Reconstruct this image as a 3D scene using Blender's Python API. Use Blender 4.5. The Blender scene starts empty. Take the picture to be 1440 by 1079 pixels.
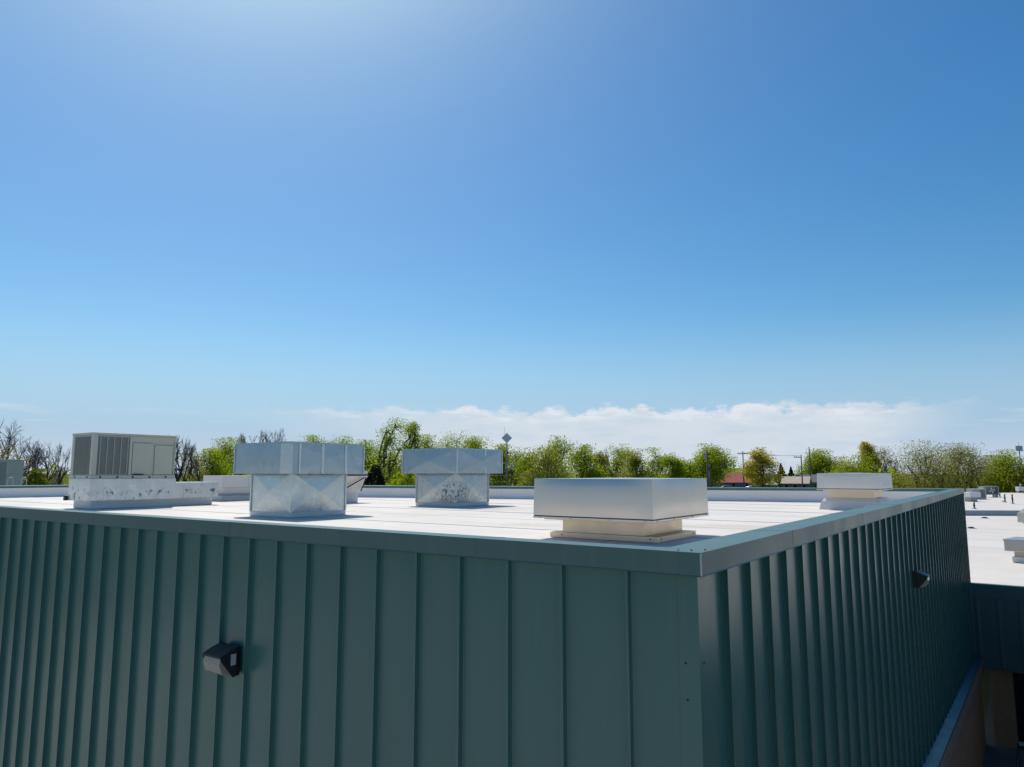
import bpy, bmesh, math, random
import numpy as np
from mathutils import Vector, Matrix

R = math.radians
scene = bpy.context.scene
COL = scene.collection

# ------------------------------------------------------------------ camera
CAM_Z = 8.5
cam_data = bpy.data.cameras.new("camera")
cam_data.sensor_width = 36.0
cam_data.lens = 1010.0 / 1440.0 * 36.0
cam_data.clip_start = 0.05
cam_data.clip_end = 20000
cam = bpy.data.objects.new("camera", cam_data)
COL.objects.link(cam)
cam.location = (0, 0, CAM_Z)
cam.rotation_euler = (R(90 + 7.14), 0, 0)
scene.camera = cam

# ------------------------------------------------------------------ sky, sun, exposure
SUN_EL, SUN_AZ = 56.0, -25.0          # azimuth measured from +Y towards +X
SKY_STRENGTH = 0.10
scene.view_settings.view_transform = 'Standard'
scene.view_settings.look = 'None'
scene.view_settings.exposure = 0.0
scene.view_settings.gamma = 1.0
scene.view_settings.use_curve_mapping = False
scene.cycles.sample_clamp_indirect = 4.0
scene.cycles.blur_glossy = 0.6

world = bpy.data.worlds.new("World")
scene.world = world
world.use_nodes = True


class NT:
    """small helper for building node trees"""
    def __init__(self, tree):
        self.t = tree
        self.n = tree.nodes
        self.l = tree.links

    def node(self, typ, **kw):
        nd = self.n.new(typ)
        for k, v in kw.items():
            setattr(nd, k, v)
        return nd

    def put(self, nd, sock, val):
        s = nd.inputs[sock]
        if hasattr(val, 'is_linked') or isinstance(val, bpy.types.NodeSocket):
            self.l.new(val, s)
        else:
            s.default_value = val

    def math(self, op, a, b=None, c=None, clamp=False):
        nd = self.node('ShaderNodeMath', operation=op)
        nd.use_clamp = clamp
        self.put(nd, 0, a)
        if b is not None:
            self.put(nd, 1, b)
        if c is not None:
            self.put(nd, 2, c)
        return nd.outputs[0]

    def step(self, x, a, b, lo=0.0, hi=1.0):
        nd = self.node('ShaderNodeMapRange', interpolation_type='SMOOTHSTEP')
        self.put(nd, 'Value', x)
        self.put(nd, 'From Min', a)
        self.put(nd, 'From Max', b)
        self.put(nd, 'To Min', lo)
        self.put(nd, 'To Max', hi)
        return nd.outputs[0]

    def mix(self, f, a, b):
        nd = self.node('ShaderNodeMix', data_type='RGBA')
        self.put(nd, 0, f)
        self.put(nd, 6, a)
        self.put(nd, 7, b)
        return nd.outputs[2]

    def mul(self, a, b):
        nd = self.node('ShaderNodeMix', data_type='RGBA', blend_type='MULTIPLY')
        nd.inputs[0].default_value = 1.0
        self.put(nd, 6, a)
        self.put(nd, 7, b)
        return nd.outputs[2]

    def noise(self, vec, scale, detail=3.0, rough=0.55, dims='3D'):
        nd = self.node('ShaderNodeTexNoise', noise_dimensions=dims)
        if vec is not None:
            self.l.new(vec, nd.inputs['Vector'])
        nd.inputs['Scale'].default_value = scale
        nd.inputs['Detail'].default_value = detail
        nd.inputs['Roughness'].default_value = rough
        return nd.outputs[0]

    def mapping(self, vec, scale=(1, 1, 1), loc=(0, 0, 0), rot=(0, 0, 0)):
        nd = self.node('ShaderNodeMapping')
        self.l.new(vec, nd.inputs[0])
        nd.inputs[1].default_value = loc
        nd.inputs[2].default_value = rot
        nd.inputs[3].default_value = scale
        return nd.outputs[0]


def build_sky():
    w = NT(world.node_tree)
    w.n.clear()
    out = w.node('ShaderNodeOutputWorld')
    bg = w.node('ShaderNodeBackground')
    sky = w.node('ShaderNodeTexSky', sky_type='NISHITA')
    sky.sun_disc = False
    sky.sun_elevation = R(SUN_EL)
    sky.sun_rotation = R(SUN_AZ)
    sky.altitude = 400
    sky.air_density = 1.0
    sky.dust_density = 1.2
    sky.ozone_density = 1.6
    tc = w.node('ShaderNodeTexCoord')
    sep = w.node('ShaderNodeSeparateXYZ')
    w.l.new(tc.outputs['Generated'], sep.inputs[0])
    x, y, z = sep.outputs
    az = w.math('ARCTAN2', x, y)
    # a far bank of cumulus lying low over the horizon, with uneven tops and frayed ends
    comb = w.node('ShaderNodeCombineXYZ')
    w.put(comb, 0, w.math('MULTIPLY', az, 3.2))
    w.put(comb, 1, w.math('MULTIPLY', z, 16.0))
    comb.inputs[2].default_value = 3.7
    n_low = w.noise(comb.outputs[0], 1.0, 2.0)
    n_hi = w.noise(comb.outputs[0], 4.2, 7.0, 0.62)
    lump = w.node('ShaderNodeCombineXYZ')
    w.put(lump, 0, w.math('MULTIPLY', az, 26.0))
    w.put(lump, 1, w.math('MULTIPLY', z, 40.0))
    n_lump = w.noise(lump.outputs[0], 1.0, 4.0, 0.6)
    top = w.math('ADD', 0.055, w.math('MULTIPLY', n_lump, 0.050))
    top = w.math('ADD', top, w.math('MULTIPLY', n_low, 0.016))
    below = w.math('SUBTRACT', top, z)
    bank = w.step(below, -0.002, 0.007)
    # ends of the bank: it thins out to either side
    win = w.math('MULTIPLY', w.step(az, -0.42, -0.02), w.step(az, 0.60, 0.44))
    far_bank = w.math('MULTIPLY', bank, w.math('MULTIPLY', win, w.step(n_hi, 0.18, 0.62, 0.55, 1.0)))
    # thin streaks elsewhere round the horizon
    st = w.node('ShaderNodeCombineXYZ')
    w.put(st, 0, w.math('MULTIPLY', az, 7.0))
    w.put(st, 1, w.math('MULTIPLY', z, 95.0))
    st.inputs[2].default_value = 8.3
    n_st = w.noise(st.outputs[0], 1.0, 5.0, 0.55)
    streak = w.math('MULTIPLY', w.step(n_st, 0.56, 0.74),
                    w.math('MULTIPLY', w.step(z, 0.03, 0.055), w.step(z, 0.105, 0.07)))
    veil = w.math('MULTIPLY', w.step(z, 0.075, 0.0), 0.55)
    cloud = w.math('MAXIMUM', w.math('MULTIPLY', far_bank, 0.92), w.math('MULTIPLY', streak, 0.5))
    cloud = w.math('MAXIMUM', cloud, veil)
    rim = w.math('MULTIPLY', w.math('MULTIPLY', w.step(below, -0.004, 0.006), w.step(below, 0.022, 0.008)),
                 w.math('MULTIPLY', win, w.step(n_hi, 0.44, 0.58)))
    cloud = w.math('MAXIMUM', cloud, w.math('MULTIPLY', rim, 0.98), clamp=True)
    tint = w.node('ShaderNodeHueSaturation')
    w.l.new(sky.outputs[0], tint.inputs['Color'])
    tint.inputs['Saturation'].default_value = 1.42
    tint.inputs['Value'].default_value = 1.06
    sky_col = w.mul(tint.outputs[0], (*SKY_TINT, 1.0))
    # the air near the horizon pales evenly
    pale = w.math('MULTIPLY', w.step(z, 0.22, 0.02), 0.88)
    sky_col = w.mix(pale, sky_col, (*[c / SKY_STRENGTH for c in HORIZON], 1.0))
    # aureole round the sun, which stands above the frame
    dt = w.node('ShaderNodeVectorMath', operation='DOT_PRODUCT')
    w.l.new(tc.outputs['Generated'], dt.inputs[0])
    dt.inputs[1].default_value = (math.sin(R(SUN_AZ)) * math.cos(R(SUN_EL)), math.cos(R(SUN_AZ)) * math.cos(R(SUN_EL)), math.sin(R(SUN_EL)))
    au = w.math('POWER', w.math('MAXIMUM', dt.outputs['Value'], 0.0), 26.0)
    glow = w.node('ShaderNodeMix', data_type='RGBA', blend_type='ADD')
    w.put(glow, 0, au)
    w.put(glow, 6, sky_col)
    w.put(glow, 7, (*[c / SKY_STRENGTH for c in AUREOLE], 1.0))
    sky_col = glow.outputs[2]
    col = w.mix(cloud, sky_col, (*[c / SKY_STRENGTH for c in CLOUD], 1.0))
    col = w.mix(w.math('MULTIPLY', rim, 0.55), col, (*[c / SKY_STRENGTH for c in (0.80, 0.84, 0.89)], 1.0))
    w.l.new(col, bg.inputs[0])
    bg.inputs[1].default_value = SKY_STRENGTH
    w.l.new(bg.outputs[0], out.inputs[0])


SKY_TINT = (0.92, 1.085, 1.06)
CLOUD = (0.68, 0.735, 0.80)
AUREOLE = (0.66, 0.88, 0.30)
HORIZON = (0.360, 0.525, 0.755)
build_sky()

sun_data = bpy.data.lights.new("sun", 'SUN')
sun_data.energy = 3.6
sun_data.angle = R(0.53)
sun_data.color = (1.0, 0.94, 0.855)
sun = bpy.data.objects.new("sun", sun_data)
COL.objects.link(sun)
sv = Vector((math.sin(R(SUN_AZ)) * math.cos(R(SUN_EL)), math.cos(R(SUN_AZ)) * math.cos(R(SUN_EL)), math.sin(R(SUN_EL))))
sun.rotation_euler = sv.to_track_quat('Z', 'Y').to_euler()
sun.location = (0, 0, 60)


# ------------------------------------------------------------------ helpers
class MB:
    """collects geometry; build() links it as ONE mesh object"""
    def __init__(self):
        self.bm = bmesh.new()

    def face(self, pts):
        return self.bm.faces.new([self.bm.verts.new(p) for p in pts])

    def box(self, x0, x1, y0, y1, z0, z1, bevel=0.0, seg=2):
        r = bmesh.ops.create_cube(self.bm, size=1.0)
        vs = r['verts']
        for v in vs:
            v.co.x = x0 + (v.co.x + .5) * (x1 - x0)
            v.co.y = y0 + (v.co.y + .5) * (y1 - y0)
            v.co.z = z0 + (v.co.z + .5) * (z1 - z0)
        if bevel > 0:
            es = list({e for v in vs for e in v.link_edges})
            bmesh.ops.bevel(self.bm, geom=es, offset=bevel, segments=seg, profile=0.5, affect='EDGES')
        return self

    def prism(self, prof, p0, ax, ay, along, cap=True):
        """extrude a closed 2D profile (a,b) placed with axes ax, ay by vector along"""
        p0, ax, ay, along = Vector(p0), Vector(ax), Vector(ay), Vector(along)
        a = [self.bm.verts.new(p0 + ax * q[0] + ay * q[1]) for q in prof]
        b = [self.bm.verts.new(p0 + ax * q[0] + ay * q[1] + along) for q in prof]
        n = len(prof)
        for i in range(n):
            j = (i + 1) % n
            self.bm.faces.new((a[i], a[j], b[j], b[i]))
        if cap:
            self.bm.faces.new(list(reversed(a)))
            self.bm.faces.new(b)
        return self

    def tube(self, pts, r, seg=8, cap=True):
        pts = [Vector(p) for p in pts]
        rs = r if isinstance(r, (list, tuple)) else [r] * len(pts)
        rings = []
        for i, p in enumerate(pts):
            d = (pts[min(i + 1, len(pts) - 1)] - pts[max(i - 1, 0)]).normalized()
            ref = Vector((0, 0, 1)) if abs(d.z) < .9 else Vector((1, 0, 0))
            s = d.cross(ref).normalized()
            t = s.cross(d)
            rings.append([self.bm.verts.new(p + (s * math.cos(2 * math.pi * k / seg) + t * math.sin(2 * math.pi * k / seg)) * rs[i]) for k in range(seg)])
        for a, b in zip(rings, rings[1:]):
            for k in range(seg):
                f = self.bm.faces.new((a[k], a[(k + 1) % seg], b[(k + 1) % seg], b[k]))
                f.smooth = True
        if cap:
            self.bm.faces.new(list(reversed(rings[0])))
            self.bm.faces.new(rings[-1])
        return self

    def disc(self, c, r, h, seg=8):
        return self.tube([c, (c[0], c[1], c[2] + h)], r, seg)

    def bevel_all(self, off, seg=1):
        bmesh.ops.bevel(self.bm, geom=list(self.bm.edges), offset=off, segments=seg, profile=.5, affect='EDGES')
        return self

    def mesh(self, name, mat):
        bmesh.ops.recalc_face_normals(self.bm, faces=self.bm.faces)
        me = bpy.data.meshes.new(name)
        self.bm.to_mesh(me)
        self.bm.free()
        if mat is not None:
            me.materials.append(mat)
        return me

    def build(self, name, mat, parent=None, loc=(0, 0, 0), rz=0.0):
        return link(name, self.mesh(name, mat), parent, loc, rz)


def link(name, me, parent=None, loc=(0, 0, 0), rz=0.0):
    o = bpy.data.objects.new(name, me)
    COL.objects.link(o)
    o.location = loc
    o.rotation_euler = (0, 0, rz)
    if parent is not None:
        o.parent = parent
    return o


def tag(o, label, cat, group=None):
    o['label'] = label
    o['category'] = cat
    if group:
        o['group'] = group
    return o


def thing(name, label, cat, loc=(0, 0, 0), rz=0.0, group=None):
    o = bpy.data.objects.new(name, None)
    o.empty_display_size = 0.2
    COL.objects.link(o)
    o.location = loc
    o.rotation_euler = (0, 0, rz)
    return tag(o, label, cat, group)


def copy_tree(o, parent=None):
    c = o.copy()
    COL.objects.link(c)
    if parent is not None:
        c.parent = parent
    for ch in list(o.children):
        copy_tree(ch, c)
    return c


def structure(o):
    o['kind'] = 'structure'
    return o


# ------------------------------------------------------------------ materials
def new_mat(name):
    m = bpy.data.materials.new(name)
    m.use_nodes = True
    t = NT(m.node_tree)
    b = t.n['Principled BSDF']
    return m, t, b


def paint(name, col, rough=.4, metallic=0.0, var=.12, nscale=1.5, bump=0.0, bscale=3.0, spec=.5, dirt=None, coords='Object', coat=0.0):
    m, t, b = new_mat(name)
    tc = t.node('ShaderNodeTexCoord')
    v = tc.outputs[coords]
    if coords == 'World':
        pass
    n = t.noise(v, nscale, 4.0, .6)
    lo = tuple(c * (1 - var) for c in col) + (1,)
    hi = tuple(min(1, c * (1 + var)) for c in col) + (1,)
    c = t.mix(n, lo, hi)
    if dirt:
        dcol, dscale, a, bb, amt = dirt
        dn = t.noise(v, dscale, 6.0, .65)
        c = t.mix(t.math('MULTIPLY', t.step(dn, a, bb), amt), c, (*dcol, 1))
    t.l.new(c, b.inputs['Base Color'])
    rn = t.noise(v, nscale * 2.3, 3.0)
    t.l.new(t.step(rn, 0.2, 0.8, rough * .85, min(1, rough * 1.15)), b.inputs['Roughness'])
    b.inputs['Metallic'].default_value = metallic
    b.inputs['Specular IOR Level'].default_value = spec
    b.inputs['Coat Weight'].default_value = coat
    if bump > 0 and bscale >= 2.5:
        bn = t.noise(v, bscale, 0.0 if bscale < 2.5 else 3.0)
        bp = t.node('ShaderNodeBump')
        bp.inputs['Strength'].default_value = 1.0
        bp.inputs['Distance'].default_value = bump
        t.l.new(bn, bp.inputs['Height'])
        t.l.new(bp.outputs[0], b.inputs['Normal'])
    return m


def geo_paint(name, col, rough, var, nscale, bump, bscale, stretch=(1, 1, 1), **kw):
    """like paint() but in world position, so that neighbouring pieces do not repeat"""
    m, t, b = new_mat(name)
    g = t.node('ShaderNodeNewGeometry')
    v = t.mapping(g.outputs['Position'], stretch)
    n = t.noise(v, nscale, 4.0, .6)
    rnd = t.node('ShaderNodeObjectInfo').outputs['Random']
    f = t.math('ADD', t.math('MULTIPLY', n, .75), t.math('MULTIPLY', rnd, .25))
    c = t.mix(f, tuple(x * (1 - var) for x in col) + (1,), tuple(x * (1 + var) for x in col) + (1,))
    if kw.get('streak'):
        sk = t.noise(t.mapping(g.outputs['Position'], (9, 9, .55)), 1.0, 5.0, .65)
        dust = t.math('MULTIPLY', t.step(sk, .50, .72), kw['streak'])
        c = t.mix(dust, c, (.16, .17, .155, 1))
    t.l.new(c, b.inputs['Base Color'])
    t.l.new(t.step(t.noise(v, nscale * 1.7, 2.0), .25, .75, rough * .88, rough * 1.12), b.inputs['Roughness'])
    b.inputs['Specular IOR Level'].default_value = kw.get('spec', .5)
    b.inputs['Metallic'].default_value = kw.get('metallic', 0.0)
    if bump and bscale >= 2.5:
        bp = t.node('ShaderNodeBump')
        bp.inputs['Distance'].default_value = bump
        t.l.new(t.noise(v, bscale, 0.0), bp.inputs['Height'])
        t.l.new(bp.outputs[0], b.inputs['Normal'])
    return m


M = {}
M['siding'] = geo_paint('green_siding_paint', (.038, .138, .124), .29, .08, .8, .012, .9, (1, 1, .35), streak=.14, spec=.6)
M['coping'] = geo_paint('green_coping_paint', (.062, .132, .119), .40, .12, .9, .003, .8, streak=.24)
M['low_siding'] = geo_paint('dark_green_siding_paint', (.017, .092, .100), .38, .10, .9, .006, 1.2)


def membrane(name, base, stain_amt, scale):
    m, t, b = new_mat(name)
    g = t.node('ShaderNodeNewGeometry')
    p = g.outputs['Position']
    rot = t.mapping(p, (1, 1, 1), (0, 0, 0), (0, 0, R(-54.7)))
    n1 = t.noise(t.mapping(rot, (.9, .22, 1)), 1.2 * scale, 6.0, .7)
    n2 = t.noise(p, .35 * scale, 5.0, .6)
    n3 = t.noise(p, 9.0, 4.0, .7)
    c = t.mix(t.step(n1, .35, .75), (base * 1.0, base * .905, base * .82, 1), (base * .85, base * .76, base * .68, 1))
    c = t.mix(t.math('MULTIPLY', t.step(n2, .54, .72), stain_amt), c, (base * .78, base * .66, base * .50, 1))
    c = t.mix(t.math('MULTIPLY', t.step(n3, .5, .8), .26), c, (base * .6, base * .58, base * .55, 1))
    t.l.new(c, b.inputs['Base Color'])
    b.inputs['Roughness'].default_value = .55
    b.inputs['Specular IOR Level'].default_value = .35
    bp = t.node('ShaderNodeBump')
    bp.inputs['Distance'].default_value = .01
    t.l.new(t.noise(p, 1.6, 3.0), bp.inputs['Height'])
    t.l.new(bp.outputs[0], b.inputs['Normal'])
    return m


M['membrane'] = membrane('white_roof_membrane', .80, .62, 1.0)
M['low_membrane'] = membrane('cream_roof_membrane', .76, .75, .35)
M['upstand'] = paint('white_upstand_membrane', (.84, .80, .76), .5, 0, .08, 1.2, .01, 2.0)
M['curb_wrap'] = paint('curb_membrane', (.72, .70, .67), .5, 0, .10, 3.0, .01, 4.0)


def galvanised(name, col, rough, spots=0.0, spot_z=(0, 1), spot_scale=9.0, spangle=.10, blot=None):
    m, t, b = new_mat(name)
    tc = t.node('ShaderNodeTexCoord')
    v = tc.outputs['Object']
    vo = t.node('ShaderNodeTexVoronoi')
    t.l.new(v, vo.inputs['Vector'])
    vo.inputs['Scale'].default_value = 28.0
    n = t.noise(v, 2.2, 5.0, .65)
    streak = t.noise(t.mapping(v, (7, 7, .7)), 1.0, 4.0, .6)
    f = t.math('ADD', t.math('MULTIPLY', n, .7), t.math('MULTIPLY', streak, .3))
    c = t.mix(f, tuple(x * .78 for x in col) + (1,), tuple(min(1, x * 1.15) for x in col) + (1,))
    sp = t.node('ShaderNodeSeparateColor')
    t.l.new(vo.outputs['Color'], sp.inputs[0])
    c = t.mix(t.math('MULTIPLY', sp.outputs[0], spangle), c, (.35, .38, .42, 1))
    # milky oxide patches
    ox = t.step(t.noise(v, 3.7, 6.0, .7), .55, .72)
    c = t.mix(t.math('MULTIPLY', ox, .35), c, (.72, .73, .74, 1))
    rough_s = t.step(t.noise(v, 5.0, 4.0), .3, .7, rough * .75, rough * 1.25)
    metal = 0.80
    if spots > 0:
        sepz = t.node('ShaderNodeSeparateXYZ')
        t.l.new(v, sepz.inputs[0])
        zone = t.math('MULTIPLY', t.step(sepz.outputs[2], spot_z[0], spot_z[0] + .12), t.step(sepz.outputs[2], spot_z[1], spot_z[1] - .25))
        s1 = t.noise(v, spot_scale, 3.0, .6)
        s2 = t.noise(v, spot_scale * .30, 2.0)
        sm = t.math('MULTIPLY', t.step(s1, .56, .64), t.step(s2, .42, .54))
        if blot:
            # a cluster of grime about one place on the sheet
            dn_ = t.node('ShaderNodeVectorMath', operation='DISTANCE')
            t.l.new(v, dn_.inputs[0])
            dn_.inputs[1].default_value = blot[0]
            near = t.step(dn_.outputs['Value'], blot[1], blot[1] * .35)
            s3 = t.noise(t.mapping(v, (1, 1, .8)), spot_scale * 1.5, 4.0, .7)
            sm = t.math('MAXIMUM', t.math('MULTIPLY', sm, .35), t.math('MULTIPLY', near, t.step(s3, .47, .60)))
        sm = t.math('MULTIPLY', t.math('MULTIPLY', sm, zone), spots)
        c = t.mix(sm, c, (.055, .06, .06, 1))
        mm = t.math('SUBTRACT', metal, t.math('MULTIPLY', sm, metal))
        t.l.new(mm, b.inputs['Metallic'])
    else:
        b.inputs['Metallic'].default_value = metal
    t.l.new(c, b.inputs['Base Color'])
    t.l.new(rough_s, b.inputs['Roughness'])
    return m


M['galv_hood'] = galvanised('galvanised_hood_sheet', (.34, .435, .485), .36)
M['galv_body'] = galvanised('galvanised_body_sheet', (.54, .605, .605), .34, .35, (.02, .35), 14.0)
M['galv_body_stained'] = galvanised('stained_galvanised_sheet', (.50, .55, .55), .34, .92, (.08, .78), 11.0, .10, ((-.62, -.62, .36), .62))
M['plenum'] = galvanised('spotted_plenum_sheet', (.62, .65, .645), .34, .90, (.16, .64), 8.0)
M['mill'] = paint('mill_aluminium', (.53, .515, .485), .33, .92, .05, 1.2, .006, .9)
M['mill_rough'] = paint('dull_aluminium', (.70, .585, .43), .42, .75, .06, 2.0, .004, 2.0)
M['hood_white'] = paint('offwhite_hood_paint', (.68, .65, .61), .42, .15, .05, 2.0, .004, 2.0)
M['hood_grey'] = paint('grey_hood_paint', (.40, .385, .355), .45, .1, .08, 2.0)
M['sealant'] = paint('pale_sealant', (.42, .46, .45), .5, 0, .1, 8.0)
M['lap'] = paint('lap_seam_membrane', (.72, .66, .59), .6, 0, .15, 3.0)
M['unit'] = paint('greygreen_unit_paint', (.47, .475, .385), .45, 0, .06, 3.0, .002, 3.0)
M['unit_dark'] = paint('shaded_unit_paint', (.27, .29, .25), .5, 0, .06, 3.0)
M['coil'] = paint('dark_coil_fins', (.165, .178, .155), .55, .2, .25, 12.0, .003, 60.0)
M['wire'] = paint('guard_wire', (.36, .38, .34), .4, .3, .05, 5.0)
M['black'] = paint('black_fixture', (.012, .014, .018), .42, 0, .2, 6.0)
M['dark'] = paint('dark_rubber', (.02, .02, .02), .7, 0, .2, 6.0)
M['lens'] = paint('frosted_lens', (.34, .31, .26), .25, 0, .10, 25.0, .002, 90.0)
M['sticker'] = paint('grey_sticker', (.40, .43, .45), .5, 0, .05, 8.0)
M['screw'] = paint('dark_screw', (.03, .035, .04), .5, .5, .1, 4.0)
M['white_metal'] = paint('white_metal', (.62, .63, .64), .4, 0, .05, 3.0)
M['grey_metal'] = paint('grey_metal', (.33, .35, .38), .45, .3, .08, 3.0)
M['sign'] = paint('weathered_sign_face', (.74, .75, .71), .6, 0, .06, 2.0)
M['post'] = paint('grey_post', (.24, .22, .21), .6, .2, .12, 2.0)
M['wood_pole'] = paint('weathered_pole', (.13, .105, .085), .85, 0, .25, 3.0, .01, 9.0)
M['bark'] = paint('bark', (.075, .060, .050), .9, 0, .3, 2.0)
M['bark_grey'] = paint('grey_bark', (.150, .130, .115), .9, 0, .3, 2.0)
M['glass'] = paint('dark_window_glass', (.010, .012, .015), .06, 0, .2, 2.0)
M['car_silver'] = paint('silver_car_paint', (.48, .49, .50), .25, .5, .04, 2.0, coat=.5)
M['car_white'] = paint('white_car_paint', (.72, .72, .72), .3, 0, .03, 2.0, coat=.5)
M['red_roof'] = paint('faded_red_roof', (.42, .085, .070), .6, 0, .18, 1.2)
M['tan_roof'] = paint('tan_roof', (.44, .36, .30), .7, 0, .10, 1.4)
M['pale_roof'] = paint('pale_roof', (.55, .54, .50), .6, 0, .10, 1.4)
M['house_grey'] = paint('grey_house_wall', (.16, .175, .19), .8, 0, .12, 1.4)
M['house_brown'] = paint('brown_house_wall', (.16, .13, .10), .8, 0, .12, 1.4)
M['step'] = paint('blue_grey_flashing', (.26, .31, .33), .45, .2, .08, 1.0)
M['asphalt'] = geo_paint('asphalt', (.115, .112, .108), .9, .25, .8, .006, 30.0)
M['concrete'] = geo_paint('concrete', (.43, .395, .345), .85, .12, .5, .003, 20.0)
M['grout'] = paint('mortar_core', (.16, .13, .10), .95, 0, .15, 6.0)


def brick_mat(name, c1, c2, mortar):
    m, t, b = new_mat(name)
    tc = t.node('ShaderNodeTexCoord')
    uvn = tc.outputs['UV']
    br = t.node('ShaderNodeTexBrick')
    t.l.new(uvn, br.inputs['Vector'])
    br.inputs['Color1'].default_value = (*c1, 1)
    br.inputs['Color2'].default_value = (*c2, 1)
    br.inputs['Mortar'].default_value = (*mortar, 1)
    br.inputs['Scale'].default_value = 1.0
    br.inputs['Mortar Size'].default_value = .006
    br.inputs['Brick Width'].default_value = .203
    br.inputs['Row Height'].default_value = .0677
    n = t.noise(tc.outputs['Object'], 1.1, 5.0, .6)
    c = t.mix(t.step(n, .3, .7), br.outputs['Color'], tuple(x * .75 for x in c1) + (1,))
    t.l.new(c, b.inputs['Base Color'])
    b.inputs['Roughness'].default_value = .9
    bp = t.node('ShaderNodeBump', invert=True)
    bp.inputs['Distance'].default_value = .008
    t.l.new(br.outputs['Fac'], bp.inputs['Height'])
    t.l.new(bp.outputs[0], b.inputs['Normal'])
    return m


M['brick'] = brick_mat('tan_brick', (.36, .205, .12), (.25, .135, .08), (.34, .26, .19))
M['pier_brick'] = paint('pier_brick', (.36, .22, .115), .9, 0, .3, 7.0, .004, 30.0)
M['ledge'] = paint('brown_ledge_stone', (.23, .15, .12), .85, 0, .15, 3.0, .004, 14.0)


def ground_mat():
    m, t, b = new_mat('grass_and_earth')
    g = t.node('ShaderNodeNewGeometry')
    p = g.outputs['Position']
    n = t.noise(p, .05, 5.0, .6)
    n2 = t.noise(p, 1.8, 5.0, .7)
    c = t.mix(t.step(n, .38, .62), (.055, .085, .022, 1), (.17, .135, .075, 1))
    c = t.mix(t.math('MULTIPLY', n2, .5), c, (.075, .08, .03, 1))
    t.l.new(c, b.inputs['Base Color'])
    b.inputs['Roughness'].default_value = .95
    return m


M['ground'] = ground_mat()


def leaf_mat(name, c0, c1, trans=.45):
    m, t, b = new_mat(name)
    at = t.node('ShaderNodeAttribute', attribute_name='tone')
    c = t.mix(at.outputs['Fac'], (*c0, 1), (*c1, 1))
    t.l.new(c, b.inputs['Base Color'])
    b.inputs['Roughness'].default_value = .55
    b.inputs['Specular IOR Level'].default_value = .25
    tr = t.node('ShaderNodeBsdfTranslucent')
    t.l.new(t.mix(.5, c, t.mul(c, (1.25, 1.25, .6, 1))), tr.inputs[0])
    mx = t.node('ShaderNodeMixShader')
    mx.inputs[0].default_value = trans
    t.l.new(b.outputs[0], mx.inputs[1])
    t.l.new(tr.outputs[0], mx.inputs[2])
    t.l.new(mx.outputs[0], t.n['Material Output'].inputs[0])
    return m


M['leaf_spring'] = leaf_mat('spring_leaves', (.255, .325, .012), (.385, .460, .022), .66)
M['leaf_olive'] = leaf_mat('olive_leaves', (.245, .260, .034), (.340, .350, .055), .66)
M['leaf_willow'] = leaf_mat('willow_buds', (.25, .240, .060), (.37, .350, .095), .62)
M['leaf_gold'] = leaf_mat('gold_leaves', (.400, .355, .040), (.580, .490, .095), .66)
M['leaf_bud'] = leaf_mat('budding_leaves', (.225, .185, .062), (.330, .300, .090), .66)
M['leaf_dark'] = leaf_mat('dark_bush_leaves', (.022, .022, .010), (.038, .036, .014), .2)
M['leaf_bush'] = leaf_mat('clipped_bush_leaves', (.150, .175, .014), (.240, .265, .022), .45)
M['leaf_fir'] = leaf_mat('fir_needles', (.020, .036, .022), (.038, .055, .030), .15)

# ------------------------------------------------------------------ frames of reference
AX, AY = 1.0637, 4.2530                 # near corner of the tall building, in plan
TH = math.atan2(.8160, .5781)           # its long wall runs this way
CT, ST = math.cos(TH), math.sin(TH)


def plan(v, u, z=0.0):
    """building coordinates (v along the right wall, u along the left wall) to world"""
    return (AX + v * CT - u * ST, AY + v * ST + u * CT, z)


G0 = 0.65                                # yard level


def ground_z(x, y):
    r = math.hypot(x, y)
    t = min(1, max(0, (r - 75) / 140))
    return G0 + 2.85 * t * t * (3 - 2 * t)


def build_ground():
    mb = MB()
    ring = [0, 30, 60, 75, 90, 105, 120, 135, 150, 165, 180, 195, 210, 225, 300, 500, 900, 1800, 4000, 9000]
    n = 72
    rows = []
    for r in ring:
        if r == 0:
            rows.append([mb.bm.verts.new((0, 0, G0))])
        else:
            rows.append([mb.bm.verts.new((r * math.cos(2 * math.pi * k / n), r * math.sin(2 * math.pi * k / n), ground_z(r, 0))) for k in range(n)])
    for k in range(n):
        mb.bm.faces.new((rows[0][0], rows[1][k], rows[1][(k + 1) % n]))
    for a, b in zip(rows[1:], rows[2:]):
        for k in range(n):
            mb.bm.faces.new((a[k], b[k], b[(k + 1) % n], a[(k + 1) % n]))
    o = mb.build('ground', M['ground'])
    for p in o.data.polygons:
        p.use_smooth = True
    structure(o)
    # paved yard round the front of the building, 4 mm above the ground
    mb = MB()
    mb.face([plan(-.05, -46, G0 + .004), plan(45, -46, G0 + .004), plan(45, 0, G0 + .004), plan(-.05, 0, G0 + .004)])
    structure(mb.build('asphalt_yard', M['asphalt']))
    # unseen pale concrete, added to bounce fill light onto the left wall
    mb = MB()
    mb.face([plan(-48, -40, G0 + .008), plan(-.05, -40, G0 + .008), plan(-.05, 40, G0 + .008), plan(-48, 40, G0 + .008)])
    structure(mb.build('bounce_paving', M['concrete']))
    # a pale concrete walk with a kerb along the left wall
    mb = MB()
    mb.box(-2.4, -.14, -2.0, 30, G0 + .006, G0 + .13, .01)
    o = mb.build('concrete_walk', M['concrete'], None, (AX, AY, 0), TH)
    structure(o)


build_ground()

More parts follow.
